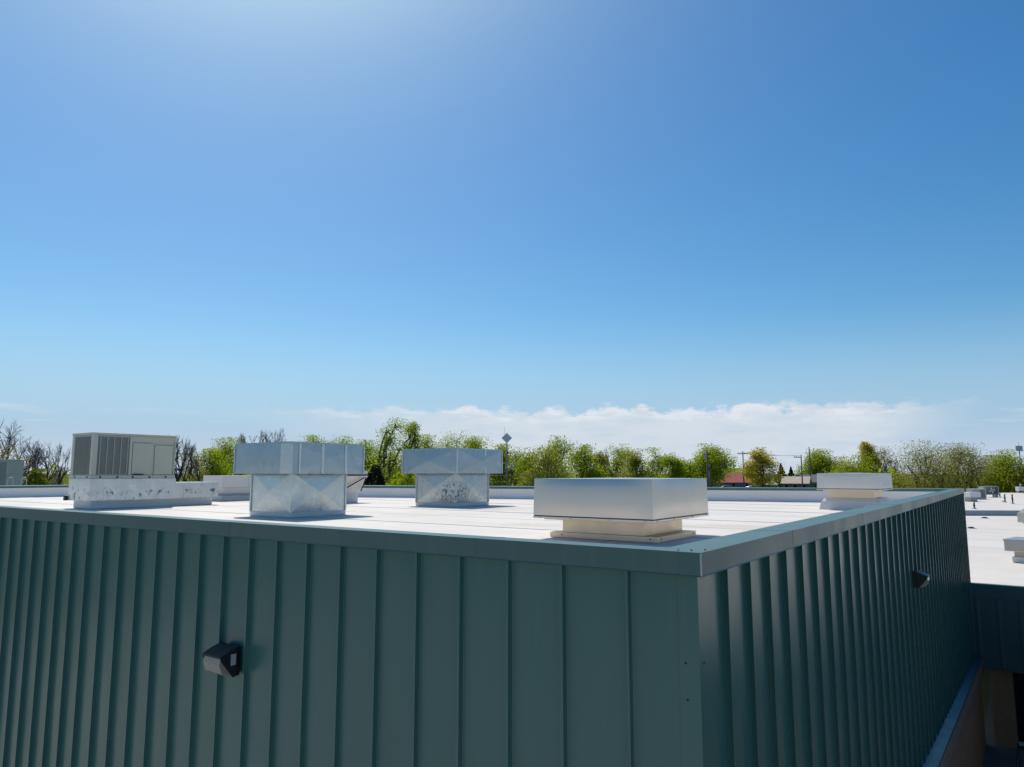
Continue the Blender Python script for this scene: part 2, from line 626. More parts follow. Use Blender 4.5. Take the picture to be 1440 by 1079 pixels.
# ------------------------------------------------------------------ the tall green building
ZP, ZR, ZS = 8.05, 7.60, 2.95            # parapet top, roof membrane, lowest foot of the siding
FOOT_Z = [4.77, 3.15, 2.75, 2.75]        # the foot of the siding steps down with the site
FOOT = [Vector((0, 0)), Vector((21.83, 0)), Vector((11.97, 29.4)), Vector((0, 30.2))]


def offset_poly(poly, d):
    n = len(poly)
    out = []
    for i in range(n):
        p0, p1, p2 = poly[i - 1], poly[i], poly[(i + 1) % n]
        d1, d2 = (p1 - p0).normalized(), (p2 - p1).normalized()
        n1, n2 = Vector((d1.y, -d1.x)), Vector((d2.y, -d2.x))
        a, b = p1 + n1 * d, p1 + n2 * d
        den = d1.x * d2.y - d1.y * d2.x
        t = ((b.x - a.x) * d2.y - (b.y - a.y) * d2.x) / den
        out.append(a + d1 * t)
    return out


def clip_poly(poly, nx, c):
    """keep the side where x*sign <= c"""
    out = []
    for i in range(len(poly)):
        p, q = poly[i - 1], poly[i]
        fp, fq = nx * p.x - c, nx * q.x - c
        if (fp <= 0) != (fq <= 0):
            out.append(p + (q - p) * (fp / (fp - fq)))
        if fq <= 0:
            out.append(q)
    return out


main = thing('gym_building', 'tall flat roofed building clad in dark green standing seam metal, filling the foreground', 'building', (AX, AY, 0), TH)

# standing seam panels: one mesh, shared
PW = 0.40


def seam_panel_mesh(name, mat, h, w=PW, rib=.042, seed=1):
    """one folded panel: a standing seam at its left edge and a flat that is slightly uneven (oil canning)"""
    rg_ = random.Random(seed)
    seam = [(-.004, 0.0), (-.004, -rib * .2), (-.009, -rib * .86), (-.0135, -rib * .90), (-.0135, -rib), (.0095, -rib), (.0095, -rib * .9), (.006, -rib * .86), (.012, -.003), (.02, 0.0)]
    nx, nz = 6, 14
    flat = [(.02 + (w - .024) * (i + 1) / nx, 0.0) for i in range(nx)]
    prof = seam + flat
    ph = [rg_.uniform(0, 6.28) for _ in range(4)]
    bm = bmesh.new()
    rows = []
    for k in range(nz + 1):
        z = h * k / nz
        row = []
        for i, (x, y) in enumerate(prof):
            if len(seam) <= i < len(prof) - 1:
                f = (x - .02) / (w - .024)
                y = math.sin(math.pi * f) * (.0026 * math.sin(z * 2.3 + ph[0]) + .0017 * math.sin(z * 5.1 + ph[1]) + .0016 * math.sin(z * 1.1 + ph[2]) - .001)
            row.append(bm.verts.new((x, y, z)))
        rows.append(row)
    for a, b in zip(rows, rows[1:]):
        for i in range(len(prof) - 1):
            f = bm.faces.new((a[i], a[i + 1], b[i + 1], b[i]))
            f.smooth = i >= len(seam) - 1
    bm.normal_update()
    big = max(bm.faces, key=lambda f: f.calc_area())
    if big.normal.y > 0:
        bmesh.ops.reverse_faces(bm, faces=bm.faces)
    me = bpy.data.meshes.new(name)
    bm.to_mesh(me)
    bm.free()
    me.materials.append(mat)
    return me


panel_mes = [seam_panel_mesh('siding_panel', M['siding'], ZP - .09 - ZS, seed=s) for s in range(6)]
rng = random.Random(5)
left_s = [.425, .891, 1.316, 1.737, 2.15, 2.57, 2.985, 3.40, 3.80, 4.197, 4.596, 4.983, 5.374, 5.772, 6.142, 6.518, 6.889, 7.27, 7.62, 7.97, 8.325, 8.684, 9.033, 9.381, 9.747]
while left_s[-1] < 29.6:
    left_s.append(left_s[-1] + .372)
right_s = [.43, .886, 1.334, 1.786, 2.276, 2.749, 3.241, 3.722, 4.213, 4.70, 5.19]
while right_s[-1] < 21.3:
    right_s.append(right_s[-1] + .488)


def put_panel(x, y, w, rz):
    if rz == 0:
        zb = FOOT_Z[0] + (FOOT_Z[1] - FOOT_Z[0]) * (x + w) / 21.83
    else:
        zb = FOOT_Z[0] + (FOOT_Z[3] - FOOT_Z[0]) * y / 30.2
    o = link('siding_panel', rng.choice(panel_mes), main, (x, y, zb), rz + rng.uniform(-.0022, .0022))
    o.scale = (w / PW, 1, (ZP - .09 - zb) / (ZP - .09 - ZS))


for k, s in enumerate(left_s):
    s0 = left_s[k - 1] if k else .11
    put_panel(0, s, s - s0, -math.pi / 2)
put_panel(0, 30.19, 30.19 - left_s[-1], -math.pi / 2)
for k, s in enumerate(right_s):
    s1 = right_s[k + 1] if k + 1 < len(right_s) else 21.80
    put_panel(s, 0, s1 - s, 0)
# flat first piece beside the corner on the right wall
mb = MB()
mb.box(.13, .424, .0, .02, 4.7, ZP - .09)
mb.build('corner_filler_panel', M['siding'], main)

# solid core behind the panels, so that walls and parapet have thickness
core_in, core_out = offset_poly(FOOT, -.28), offset_poly(FOOT, -.012)


def ring_mesh(outer, inner, z0, z1):
    mb = MB()
    n = len(outer)
    for i in range(n):
        j = (i + 1) % n
        oa, ob, ia, ib = outer[i], outer[j], inner[i], inner[j]
        V = mb.bm.verts.new
        lo = [V((p.x, p.y, z0)) for p in (oa, ob, ib, ia)]
        hi = [V((p.x, p.y, z1)) for p in (oa, ob, ib, ia)]
        mb.bm.faces.new((lo[0], lo[1], hi[1], hi[0]))
        mb.bm.faces.new((lo[2], lo[3], hi[3], hi[2]))
        mb.bm.faces.new((hi[0], hi[1], hi[2], hi[3]))
    bmesh.ops.remove_doubles(mb.bm, verts=mb.bm.verts, dist=1e-5)
    return mb


ring_mesh(core_out, core_in, 2.8, ZP - .045).build('wall_core', M['upstand'], main)

# brick plinth below the siding, proud of it, with UVs in metres
brick_out = offset_poly(FOOT, .10)
mb = MB()
uvl = mb.bm.loops.layers.uv.new('UVMap')
for i in range(4):
    a, b = brick_out[i], brick_out[(i + 1) % 4]
    ha, hb = FOOT_Z[i] - .3, FOOT_Z[(i + 1) % 4] - .3
    f = mb.face([(a.x, a.y, 0), (b.x, b.y, 0), (b.x, b.y, hb), (a.x, a.y, ha)])
    L = (b - a).length
    for lp, q in zip(f.loops, [(0, 0), (L, 0), (L, hb), (0, ha)]):
        lp[uvl].uv = q
mb.build('brick_wall', M['brick'], main)


def edge_strip(name, mat, prof, i, t0, t1, parent, poly=FOOT, zoff=(0, 0)):
    """a strip with section prof [(out, z)] along edge i of the footprint, mitred where it reaches a corner"""
    n = len(poly)
    p, q = poly[i], poly[(i + 1) % n]
    L = (q - p).length
    d = (q - p) / L
    nrm = Vector((d.y, -d.x))
    mb = MB()
    rows = []
    for t, corner, zo in ((t0, i if t0 <= 0 else None, zoff[0]), (t1, (i + 1) % n if t1 >= L else None, zoff[1])):
        row = []
        for o, z in prof:
            if corner is None:
                c = p + d * t + nrm * o
            else:
                c = offset_poly(poly, o)[corner]
            row.append(mb.bm.verts.new((c.x, c.y, z + zo)))
        rows.append(row)
    k = len(prof)
    for a in range(k):
        b = (a + 1) % k
        mb.bm.faces.new((rows[0][a], rows[0][b], rows[1][b], rows[1][a]))
    mb.bm.faces.new(rows[0])
    mb.bm.faces.new(list(reversed(rows[1])))
    return mb.build(name, mat, parent)


COPE = [(.054, ZP - .135), (.050, ZP - .128), (.050, ZP), (-.300, ZP - .018), (-.300, ZP - .095), (-.290, ZP - .095), (-.290, ZP - .030), (.040, ZP - .014), (.040, ZP - .128), (.050, ZP - .136)]
cuts = {0: [0, 1.95, 5.0, 8.05, 11.1, 14.15, 17.2, 20.25, 99], 1: [0, 3, 6, 9, 12, 15, 18, 21, 24, 27, 99],
        2: [0, 4, 8, 99], 3: None}
Lleft = 30.2
cuts[3] = [0] + [Lleft - s for s in (28.4, 25.4, 22.4, 19.3, 16.3, 13.2, 10.2, 7.15, 4.52, 1.61)] + [99]
for i in range(4):
    for a, b in zip(cuts[i], cuts[i][1:]):
        edge_strip('coping', M['coping'], COPE, i, a + (.0015 if a > 0 else 0), b - (.0015 if b < 90 else 0), main)
# splice plates over the joints
for i in range(4):
    for a in cuts[i][1:-1]:
        P = [(.0515, ZP - .118), (.0515, ZP + .0012), (-.298, ZP - .0168), (-.298, ZP - .02), (.048, ZP - .003), (.048, ZP - .118)]
        edge_strip('coping_splice', M['coping'], P, i, a - .002, a + .03, main)
for i in range(4):
    zo = (FOOT_Z[i], FOOT_Z[(i + 1) % 4])
    edge_strip('base_flashing', M['low_siding'], [(.0, .06), (.012, .06), (.018, .03), (.185, -.03), (.185, -.085), (.172, -.085), (.0, -.04)], i, 0, 99, main, FOOT, zo)
    edge_strip('stone_ledge', M['ledge'], [(.0, -.06), (.10, -.075), (.165, -.09), (.165, -.42), (.0, -.42)], i, 0, 99, main, FOOT, zo)
mb = MB()
mb.box(-.0525, -.044, -.0535, -.0455, ZP - .130, ZP - .004)
mb.build('corner_sealant', M['sealant'], main)
# corner trim where the two green walls meet
mb = MB()
mb.box(-.010, .0, .0, .112, 4.76, ZP - .12)
mb.box(-.010, .150, -.010, .0, 4.76, ZP - .12)
bmesh.ops.remove_doubles(mb.bm, verts=mb.bm.verts, dist=1e-5)
ctrim = mb.build('corner_trim', M['coping_trim'] if 'coping_trim' in M else M['siding'], main)
mb = MB()
mb.box(-.010, .0, 30.08, 30.20, ZS, ZP - .12)
mb.build('corner_trim', M['siding'], main)
mb = MB()
mb.box(21.70, 21.84, -.012, .0, 3.17, ZP - .12)
mb.build('corner_trim', M['siding'], main)
sm = MB().disc((0, 0, 0), .006, .004, 8).mesh('screw', M['screw'])


def screws(parent, pts, rot=(0, 0, 0), s=1.0):
    for p in pts:
        o = link('screw', sm, parent, p)
        o.rotation_euler = rot
        o.scale = (s, s, s)


screws(ctrim, [(-.0105, .075, 7.42), (-.0105, .070, 7.22), (-.0105, .078, 6.1)], (0, -math.pi / 2, 0), 1.0)
screws(ctrim, [(.05, -.0105, 7.42), (.05, -.0105, 6.3)], (math.pi / 2, 0, 0), 1.0)
screws(main, [(.13, -.01, ZP - .0015), (.09, .06, ZP - .004), (.06, .13, ZP - .006)], (0, 0, 0), 1.2)

# roof membrane: overlapping sheets
inner = offset_poly(FOOT, -.285)
deck = MB()
deck.face([(p.x, p.y, ZR - .006) for p in inner])
deck.build('roof_deck', M['membrane'], main)
v0, k = 0.0, 0
while v0 < 22:
    piece = clip_poly(clip_poly(inner, 1, v0 + 2.05), -1, -v0)
    if len(piece) >= 3:
        mb = MB()
        z = ZR - .004 + .004 * (k % 2)
        top = [mb.bm.verts.new((p.x, p.y, z)) for p in piece]
        bot = [mb.bm.verts.new((p.x, p.y, z - .0035)) for p in piece]
        mb.bm.faces.new(top)
        for a in range(len(piece)):
            b = (a + 1) % len(piece)
            mb.bm.faces.new((top[a], top[b], bot[b], bot[a]))
        mb.build('membrane_sheet', M['membrane'], main)
        lap = clip_poly(clip_poly(inner, 1, v0 + .045), -1, -v0 - .005) if k else []
        if len(lap) >= 3:
            mb = MB()
            mb.face([(p.x, p.y, ZR + .0025) for p in lap])
            mb.build('lap_seam', M['lap'], main)
    v0 += 1.95
    k += 1
# white upstand inside the parapet with a cove at its foot
UP = [(-.2815, ZR), (-.2815, ZP - .05), (-.287, ZP - .05), (-.290, ZR + .10), (-.31, ZR + .035), (-.37, ZR + .006), (-.37, ZR)]
for i in range(4):
    edge_strip('upstand', M['upstand'], UP, i, 0, 99, main)


# ------------------------------------------------------------------ wall lights
def wall_light(label, loc, rz):
    t = thing('wall_light', label, 'wall light', loc, rz, 'wedge wall lights on the green siding')
    w, d, h = .285, .19, .25
    mb = MB()
    mb.box(-w / 2 + .02, w / 2 - .02, -.05, .02, .0, h, .006)
    mb.build('back_plate', M['black'], t)
    # sloping lid with a short front lip
    prof = [(-.03, h + .003), (-d * .5, h * .93), (-d - .006, h * .77), (-d - .006, h * .71), (-d + .006, h * .71), (-d * .5, h * .84), (-.03, h * .90)]
    mb = MB()
    mb.prism(prof, (-w / 2, 0, 0), (0, 1, 0), (0, 0, 1), (w, 0, 0))
    mb.bevel_all(.003, 1)
    mb.build('lid', M['black'], t)
    for s in (-1, 1):
        mb = MB()
        cheek = [(-.03, h * .98), (-.03, .004), (-.06, .0), (-d + .002, h * .66), (-d + .002, h * .74), (-d * .5, h * .90)]
        mb.prism(cheek, (s * (w / 2 - .008) - .006, 0, 0), (0, 1, 0), (0, 0, 1), (.012, 0, 0))
        mb.build('cheek', M['black'], t)
    mb = MB()
    p = [(-.055, .015), (-d * .50, h * .03), (-d * .86, h * .18), (-d - .003, h * .48), (-d + .012, h * .72), (-.055, h * .5)]
    mb.prism(p, (-w / 2 + .018, 0, 0), (0, 1, 0), (0, 0, 1), (w - .036, 0, 0))
    mb.bevel_all(.004, 1)
    mb.build('lens', M['lens'], t)
    mb = MB()
    mb.box(w / 2 - .0015, w / 2 + .0015, -.09, -.04, h * .42, h * .80)
    mb.build('sticker', M['sticker'], t)
    return t


# left wall: outward is -v;  right wall: outward is -u
wall_light('black wedge shaped wall light on the shaded left wall of the green building', plan(-.045, 4.395, 6.71), TH - math.pi / 2)
wall_light('small black wedge wall light far along the ribbed right wall of the green building', plan(9.2, -.045, 6.71), TH)

# ------------------------------------------------------------------ rooftop air conditioner on its spotted plenum
ac = thing('rooftop_air_conditioner', 'large grey green rooftop air conditioner standing on a spotted silver metal plenum', 'air conditioner', plan(4.82, 17.85, ZR), TH)
mb = MB()
mb.box(0, 3.38, 0, .95, 0, .215, .02)
mb.build('curb', M['curb_wrap'], ac)
# plenum: an L shaped silver box, tall under the unit and lower beyond
x0, x1, xm, y1 = -.10, 3.50, 2.17, 1.06
mb = MB()
prof = [(x0, .215), (x1, .215), (x1, .635), (xm, .635), (xm, .77), (x0, .77)]
mb.prism(prof, (0, -.10, 0), (1, 0, 0), (0, 0, 1), (0, y1 + .10, 0))
mb.bevel_all(.008, 1)
pl = mb.build('plenum', M['plenum'], ac)
mb = MB()
mb.box(x0 - .012, x1 + .012, -.112, y1 + .012, .205, .222)
mb.build('drip_edge', M['galv_body'], pl)
for xs in (.25, 1.42, 2.42):
    mb = MB()
    mb.box(xs, xs + .02, -.107, -.098, .23, .62)
    mb.build('sheet_lap', M['plenum'], pl)
mb = MB()
mb.box(xm + .004, x1 + .02, -.115, y1 + .015, .636, .652, .004)
mb.build('cap_sheet', M['white_metal'], pl)
# unit
ux0, ux1, uy0, uy1, uz0, uz1 = -.07, 2.13, -.07, 1.10, .80, 1.95
mb = MB()
mb.box(ux0 - .015, ux1 + .015, uy0 - .015, uy1 + .015, uz0 - .03, uz0 + .055, .006)
br = mb.build('base_rail', M['unit'], ac)
for xs in (.12, .55, .95, 1.40, 1.85):
    mb = MB()
    mb.box(xs, xs + .05, uy0 - .0175, uy0 - .012, uz0 - .018, uz0 + .028)
    mb.build('lifting_slot', M['dark'], br)
for ys in (.08, .75):
    mb = MB()
    mb.box(ux0 - .0175, ux0 - .012, ys, ys + .07, uz0 - .018, uz0 + .028)
    mb.build('lifting_slot', M['dark'], br)
mb = MB()
mb.box(ux0 + .03, ux1, uy0 + .03, uy1 - .03, uz0 + .055, uz1 - .06)
cab = mb.build('cabinet', M['unit'], ac)
mb = MB()
mb.box(ux0 - .012, ux1 + .012, uy0 - .012, uy1 + .012, uz1 - .055, uz1, .012)
mb.build('top_cover', M['unit'], ac)
for (xx, yy) in ((ux0, uy0), (ux0, uy1 - .14), (ux1 - .035, uy0), (ux1 - .035, uy1 - .05)):
    mb = MB()
    wx = .115 if xx == ux0 else .04
    mb.box(xx, xx + wx, yy, yy + (.14 if xx == ux0 else .05), uz0 + .055, uz1 - .056, .008)
    mb.build('corner_post', M['unit'], ac)
mb = MB()
mb.box(ux0 + .118, ux0 + .93, uy0 + .012, uy0 + .028, uz0 + .08, uz1 - .10)
g = mb.build('coil', M['coil'], ac)
for i in range(5):
    mb = MB()
    xx = ux0 + .165 + i * .176
    mb.box(xx, xx + .020, uy0 + .0, uy0 + .0115, uz0 + .075, uz1 - .075)
    mb.build('guard_bar', M['wire'], g)
for j in range(9):
    mb = MB()
    zz = uz0 + .16 + j * .105
    mb.box(ux0 + .118, ux0 + .93, uy0 + .0115, uy0 + .0135, zz, zz + .006)
    mb.build('guard_wire', M['coil'], g)
mb = MB()
mb.box(ux0 + .93, ux0 + 1.0, uy0, uy0 + .028, uz0 + .06, uz1 - .06, .006)
mb.build('coil_frame', M['unit'], ac)
mb = MB()
mb.box(ux0 + .118, ux0 + .93, uy0 + .004, uy0 + .028, uz1 - .10, uz1 - .062)
tp = mb.build('coil_top_strip', M['wire'], ac)
mb = MB()
mb.box(ux0 + .012, ux0 + .028, uy0 + .145, uy1 - .145, uz0 + .08, uz1 - .10)
g2 = mb.build('coil', M['coil'], ac)
for j in range(8):
    mb = MB()
    yy = uy0 + .20 + j * .105
    mb.box(ux0 + .004, ux0 + .0115, yy, yy + .006, uz0 + .075, uz1 - .075)
    mb.build('guard_wire', M['unit_dark'], g2)
mb = MB()
mb.box(ux0 + .004, ux0 + .028, uy0 + .145, uy1 - .145, uz1 - .10, uz1 - .062)
mb.build('coil_top_strip', M['wire'], ac)
# access panels on the long side; dark strips paint in their edge shadows
for (a, b, ztop) in ((1.02, 1.55, uz1 - .24), (1.62, 2.12, uz1 - .28)):
    mb = MB()
    mb.box(ux0 + a, ux0 + b, uy0 + .006, uy0 + .0285, uz0 + .075, ztop, .006)
    dp = mb.build('access_panel', M['unit'], ac)
    mb = MB()
    mb.box(ux0 + a - .008, ux0 + a, uy0 + .018, uy0 + .0292, uz0 + .06, ztop + .012)
    mb.build('panel_shadow_strip', M['unit_dark'], dp)
    mb = MB()
    mb.box(ux0 + a, ux0 + b, uy0 + .018, uy0 + .0292, ztop + .0005, ztop + .010)
    mb.build('panel_shadow_strip', M['unit_dark'], dp)
mb = MB()
mb.box(ux0 + 1.0, ux1, uy0 + .012, uy0 + .029, uz1 - .17, uz1 - .062)
mb.build('header_panel', M['unit'], ac)
mb = MB()
mb.box(ux0 + 1.05, ux0 + 1.32, uy0 - .05, uy0 + .004, uz0 + .06, uz0 + .085)
mb.build('drain_lip', M['dark'], ac)
# wiring box on the roof at its left end
mb = MB()
mb.box(-.17, -.05, 1.07, 1.16, .20, .33, .015)
mb.build('wiring_box', M['black'], ac)


# ------------------------------------------------------------------ galvanised gravity hoods
def crossbroken(mb, hx, hy, z0, z1, bulge):
    """four side faces, each creased corner to corner into four triangles"""
    c = [(-hx, -hy), (hx, -hy), (hx, hy), (-hx, hy)]
    for i in range(4):
        (ax, ay), (bx, by) = c[i], c[(i + 1) % 4]
        nx, ny = (by - ay), -(bx - ax)
        L = math.hypot(nx, ny)
        m = ((ax + bx) / 2 + nx / L * bulge, (ay + by) / 2 + ny / L * bulge, (z0 + z1) / 2)
        q = [(ax, ay, z0), (bx, by, z0), (bx, by, z1), (ax, ay, z1)]
        for k in range(4):
            mb.face([q[k], q[(k + 1) % 4], m])


def galv_hood(label, v, u, hx, hy, bx, by, zb, zt, body_mat, laps, rz=0.0, crease=.012):
    t = thing('vent_hood', label, 'vent hood', plan(v, u, ZR), TH + rz)
    mb = MB()
    mb.box(-bx - .015, bx + .015, -by - .015, by + .015, 0, .10, .012)
    mb.build('curb', M['curb_wrap'], t)
    mb = MB()
    crossbroken(mb, bx, by, .10, zb + .03, .036)
    body = mb.build('body', body_mat, t)
    for sx in (-1, 1):
        for sy in (-1, 1):
            mb = MB()
            mb.box(sx * bx - .022, sx * bx + .022, sy * by - .022, sy * by + .022, .098, zb + .02, .003)
            mb.build('corner_strip', body_mat, body)
    mb = MB()
    mb.box(-hx, hx, -hy, hy, zb, zt - .02)
    # hollow underside
    mb2 = MB()
    t0, t1 = zb, zt
    th = .012
    q_out = [(-hx, -hy), (hx, -hy), (hx, hy), (-hx, hy)]
    mb.bm.free()
    for i in range(4):
        (ax, ay), (bx2, by2) = q_out[i], q_out[(i + 1) % 4]
        nx, ny = (by2 - ay), -(bx2 - ax)
        L = math.hypot(nx, ny)
        mid = ((ax + bx2) / 2 + nx / L * crease, (ay + by2) / 2 + ny / L * crease, (t0 + t1) / 2)
        q = [(ax, ay, t0), (bx2, by2, t0), (bx2, by2, t1 - .012), (ax, ay, t1 - .012)]
        for k in range(4):
            mb2.face([q[k], q[(k + 1) % 4], mid])
    i_ = [(x * (1 - .02), y * (1 - .02)) for x, y in q_out]
    for i in range(4):
        j = (i + 1) % 4
        mb2.face([(*i_[j], t0), (*i_[i], t0), (*i_[i], t1 - .05), (*i_[j], t1 - .05)])
        mb2.face([(*q_out[i], t0), (*i_[i], t0), (*i_[j], t0), (*q_out[j], t0)])
    mb2.face([(*i_[3], t1 - .05), (*i_[2], t1 - .05), (*i_[1], t1 - .05), (*i_[0], t1 - .05)])
    me = mb2.mesh('hood_skirt', M['galv_hood'])
    sk = link('hood_skirt', me, t)
    # lid, slightly peaked, with a turned edge
    mb = MB()
    e = .012
    c4 = [(-hx - e, -hy - e), (hx + e, -hy - e), (hx + e, hy + e), (-hx - e, hy + e)]
    for i in range(4):
        j = (i + 1) % 4
        mb.face([(*c4[i], t1 - .035), (*c4[j], t1 - .035), (*c4[j], t1), (*c4[i], t1)])
        mb.face([(*c4[i], t1), (*c4[j], t1), (0, 0, t1 + .03)])
        mb.face([(*q_out[j], t1 - .035), (*q_out[i], t1 - .035), (*c4[i], t1 - .035), (*c4[j], t1 - .035)][::-1])
    mb.face([(*q_out[3], t1 - .035), (*q_out[2], t1 - .035), (*q_out[1], t1 - .035), (*q_out[0], t1 - .035)])
    mb.build('hood_lid', M['galv_hood'], t)
    for (face, pos, wd) in laps:
        mb = MB()
        if face == 'l':                       # left-front face, normal -x
            mb.box(-hx - .0135, -hx - .002, pos, pos + wd, t0 + .002, t1 - .036)
        else:                                 # right-front face, normal -y
            mb.box(pos, pos + wd, -hy - .0135, -hy - .002, t0 + .002, t1 - .036)
        mb.build('sheet_lap', M['galv_body'], sk)
    for sx, sy in ((-1, -1), (1, -1), (-1, 1)):
        mb = MB()
        mb.box(sx * hx - .016, sx * hx + .016, sy * hy - .016, sy * hy + .016, t0 + .001, t1 - .036, .003)
        mb.build('corner_angle', M['galv_body'], sk)
    # dark screen between body and skirt
    mb = MB()
    mb.box(-bx - .06, bx + .06, -by - .06, by + .06, zb + .012, zb + .030)
    mb.build('bird_screen', M['dark'], t)
    return t


galv_hood('nearer weathered galvanised vent hood with creased body and wide flat top, left of the middle',
          6.20, 11.415, .975, .96, .73, .67, .895, 1.545, M['galv_body'],
          [('l', -.96, .34), ('r', -.22, .07), ('r', .42, .06), ('r', -.80, .05)])
galv_hood('farther galvanised vent hood whose creased body is spotted with dark stains',
          11.895, 11.809, 1.05, .985, .755, .71, .90, 1.585, M['galv_body_stained'],
          [('r', .18, .07)], .02, .026)


# ------------------------------------------------------------------ smooth metal hoods
def metal_hood(label, v, u, base, neck, hood, zs, mats, rz=0.0, sloped_curb=False):
    """base/neck/hood: half sizes (v, u); zs: heights above the roof of flange, neck, skirt and top"""
    t = thing('vent_hood', label, 'vent hood', plan(v, u, ZR), TH + rz)
    zf, zn, zk, zt = zs
    m_h, m_n = mats
    mb = MB()
    if sloped_curb:
        a, b = base
        q0 = [(-a - .05, -b - .05), (a + .05, -b - .05), (a + .05, b + .05), (-a - .05, b + .05)]
        q1 = [(-a + .07, -b + .07), (a - .07, -b + .07), (a - .07, b - .07), (-a + .07, b - .07)]
        lo = [(x, y, 0) for x, y in q0]
        md = [(x * 1.0, y * 1.0, zf * .72) for x, y in [(-a, -b), (a, -b), (a, b), (-a, b)]]
        hi = [(x, y, zf) for x, y in q1]
        for i in range(4):
            j = (i + 1) % 4
            mb.face([lo[i], lo[j], md[j], md[i]])
            mb.face([md[i], md[j], hi[j], hi[i]])
        mb.face(hi)
        mb.build('curb', M['curb_wrap'], t)
    else:
        mb.box(-base[0], base[0], -base[1], base[1], 0, zf, .003)
        fl = mb.build('base_flange', m_n, t)
        screws(fl, [(-base[0] - .001, y, zf * .55) for y in (-base[1] + .1, base[1] - .2)], (0, -math.pi / 2, 0), 1.6)
        screws(fl, [(x, -base[1] - .001, zf * .55) for x in (-base[0] + .12, base[0] - .1)], (math.pi / 2, 0, 0), 1.6)
    mb = MB()
    mb.box(-neck[0], neck[0], -neck[1], neck[1], zf, zk + .05, .004)
    nk = mb.build('neck', m_n, t)
    mb = MB()
    mb.box(neck[0] - .035, neck[0] + .004, -neck[1] - .004, -neck[1] + .02, zf + .002, zk)
    # pan under the skirt
    mb.bm.free()
    mb = MB()
    mb.box(-hood[0] + .10, hood[0] - .10, -hood[1] + .10, hood[1] - .10, zk - .022, zk - .002, .003)
    mb.build('bottom_pan', m_n, t)
    # cover: four sheet faces that belly out a little between their folded edges, and a nearly flat lid
    mb = MB()
    a, b = hood
    cs = [(-a, -b), (a, -b), (a, b), (-a, b)]
    nu, nz, bul = 16, 8, .016
    for i in range(4):
        (ax_, ay_), (bx_, by_) = cs[i], cs[(i + 1) % 4]
        nx, ny = (by_ - ay_), -(bx_ - ax_)
        L = math.hypot(nx, ny)
        nx, ny = nx / L, ny / L
        grid = []
        for k in range(nz + 1):
            fz = k / nz
            z = zk + .04 + (zt - zk - .04) * fz
            row = []
            for j in range(nu + 1):
                f = j / nu
                o = bul * (1 - (2 * f - 1) ** 4) * (1 - (2 * fz - 1) ** 4) + .010 * (1 - fz)
                # the corners stay shut: the outward lean is shared by both faces there
                lx = ax_ + (bx_ - ax_) * f
                ly = ay_ + (by_ - ay_) * f
                ex = .010 * (1 - fz)
                tx, ty = (bx_ - ax_) / L, (by_ - ay_) / L
                sgn = (2 * f - 1)
                row.append(mb.bm.verts.new((lx + nx * o + tx * ex * sgn, ly + ny * o + ty * ex * sgn, z)))
            grid.append(row)
        for k in range(nz):
            for j in range(nu):
                f_ = mb.bm.faces.new((grid[k][j], grid[k][j + 1], grid[k + 1][j + 1], grid[k + 1][j]))
                f_.smooth = True
    mb.face([(-a, -b, zk + .04), (-a, b, zk + .04), (a, b, zk + .04), (a, -b, zk + .04)])
    for i in range(4):
        j = (i + 1) % 4
        mb.face([(*cs[i], zt), (*cs[j], zt), (0, 0, zt + .012)])
    mb.build('hood_cover', m_h, t)
    lip = MB()
    lip.box(-a - .016, a + .016, -b - .016, b + .016, zk + .0, zk + .026, .003)
    lo_ = lip.build('lip', m_h, t)
    screws(lo_, [(-a - .0165, y, zk + .013) for y in (-b + .10, -b * .33, b * .33, b - .10)], (0, -math.pi / 2, 0), 1.1)
    screws(lo_, [(x, -b - .0165, zk + .013) for x in (-a + .10, -a * .33, a * .33, a - .10)], (math.pi / 2, 0, 0), 1.1)
    gap = MB()
    gap.box(-a - .004, a + .004, -b - .004, b + .004, zk + .0255, zk + .042)
    gap.build('lip_gap', M['screw'], t)
    return t


hr = metal_hood('shiny square aluminium vent hood on a beige neck by the near corner of the roof',
                5.466, 3.20, (.68, .826), (.655, .628), (.97, .90), (.075, .26, .28, .828), (M['mill'], M['mill_rough']))
mb = MB()
mb.box(-.98, -.50, .10, .62, .262, .270)
mb.bm.free()
metal_hood('offwhite square vent hood on a rounded white membrane curb by the far right coping',
           16.2, 1.98, (.69, .69), (.60, .52), (.90, .72), (.29, .47, .49, .905), (M['hood_white'], M['mill_rough']), 0.0, True)

# ------------------------------------------------------------------ grey boxy intake hood far back on the roof
t = thing('intake_hood', 'low wide pale grey intake hood half hidden behind the nearer galvanised hood', 'intake hood', plan(10.78, 20.4, ZR), TH)
mb = MB()
mb.box(-.95, .95, -.50, .50, 0, .17, .01)
mb.build('curb', M['curb_wrap'], t)
mb = MB()
mb.box(-1.05, 1.05, -.60, .60, .17, .21, .004)
mb.build('flange', M['grey_metal'], t)
mb = MB()
mb.box(-.88, .88, -.44, .44, .21, .44, .004)
mb.build('throat', M['hood_white'], t)
mb = MB()
mb.box(-1.0, 1.0, -.55, .55, .44, .83, .012)
mb.build('hood_cover', M['hood_white'], t)
mb = MB()
mb.box(-.02, .02, -.5635, -.5495, .45, .82)
mb.build('sheet_lap', M['white_metal'], t)

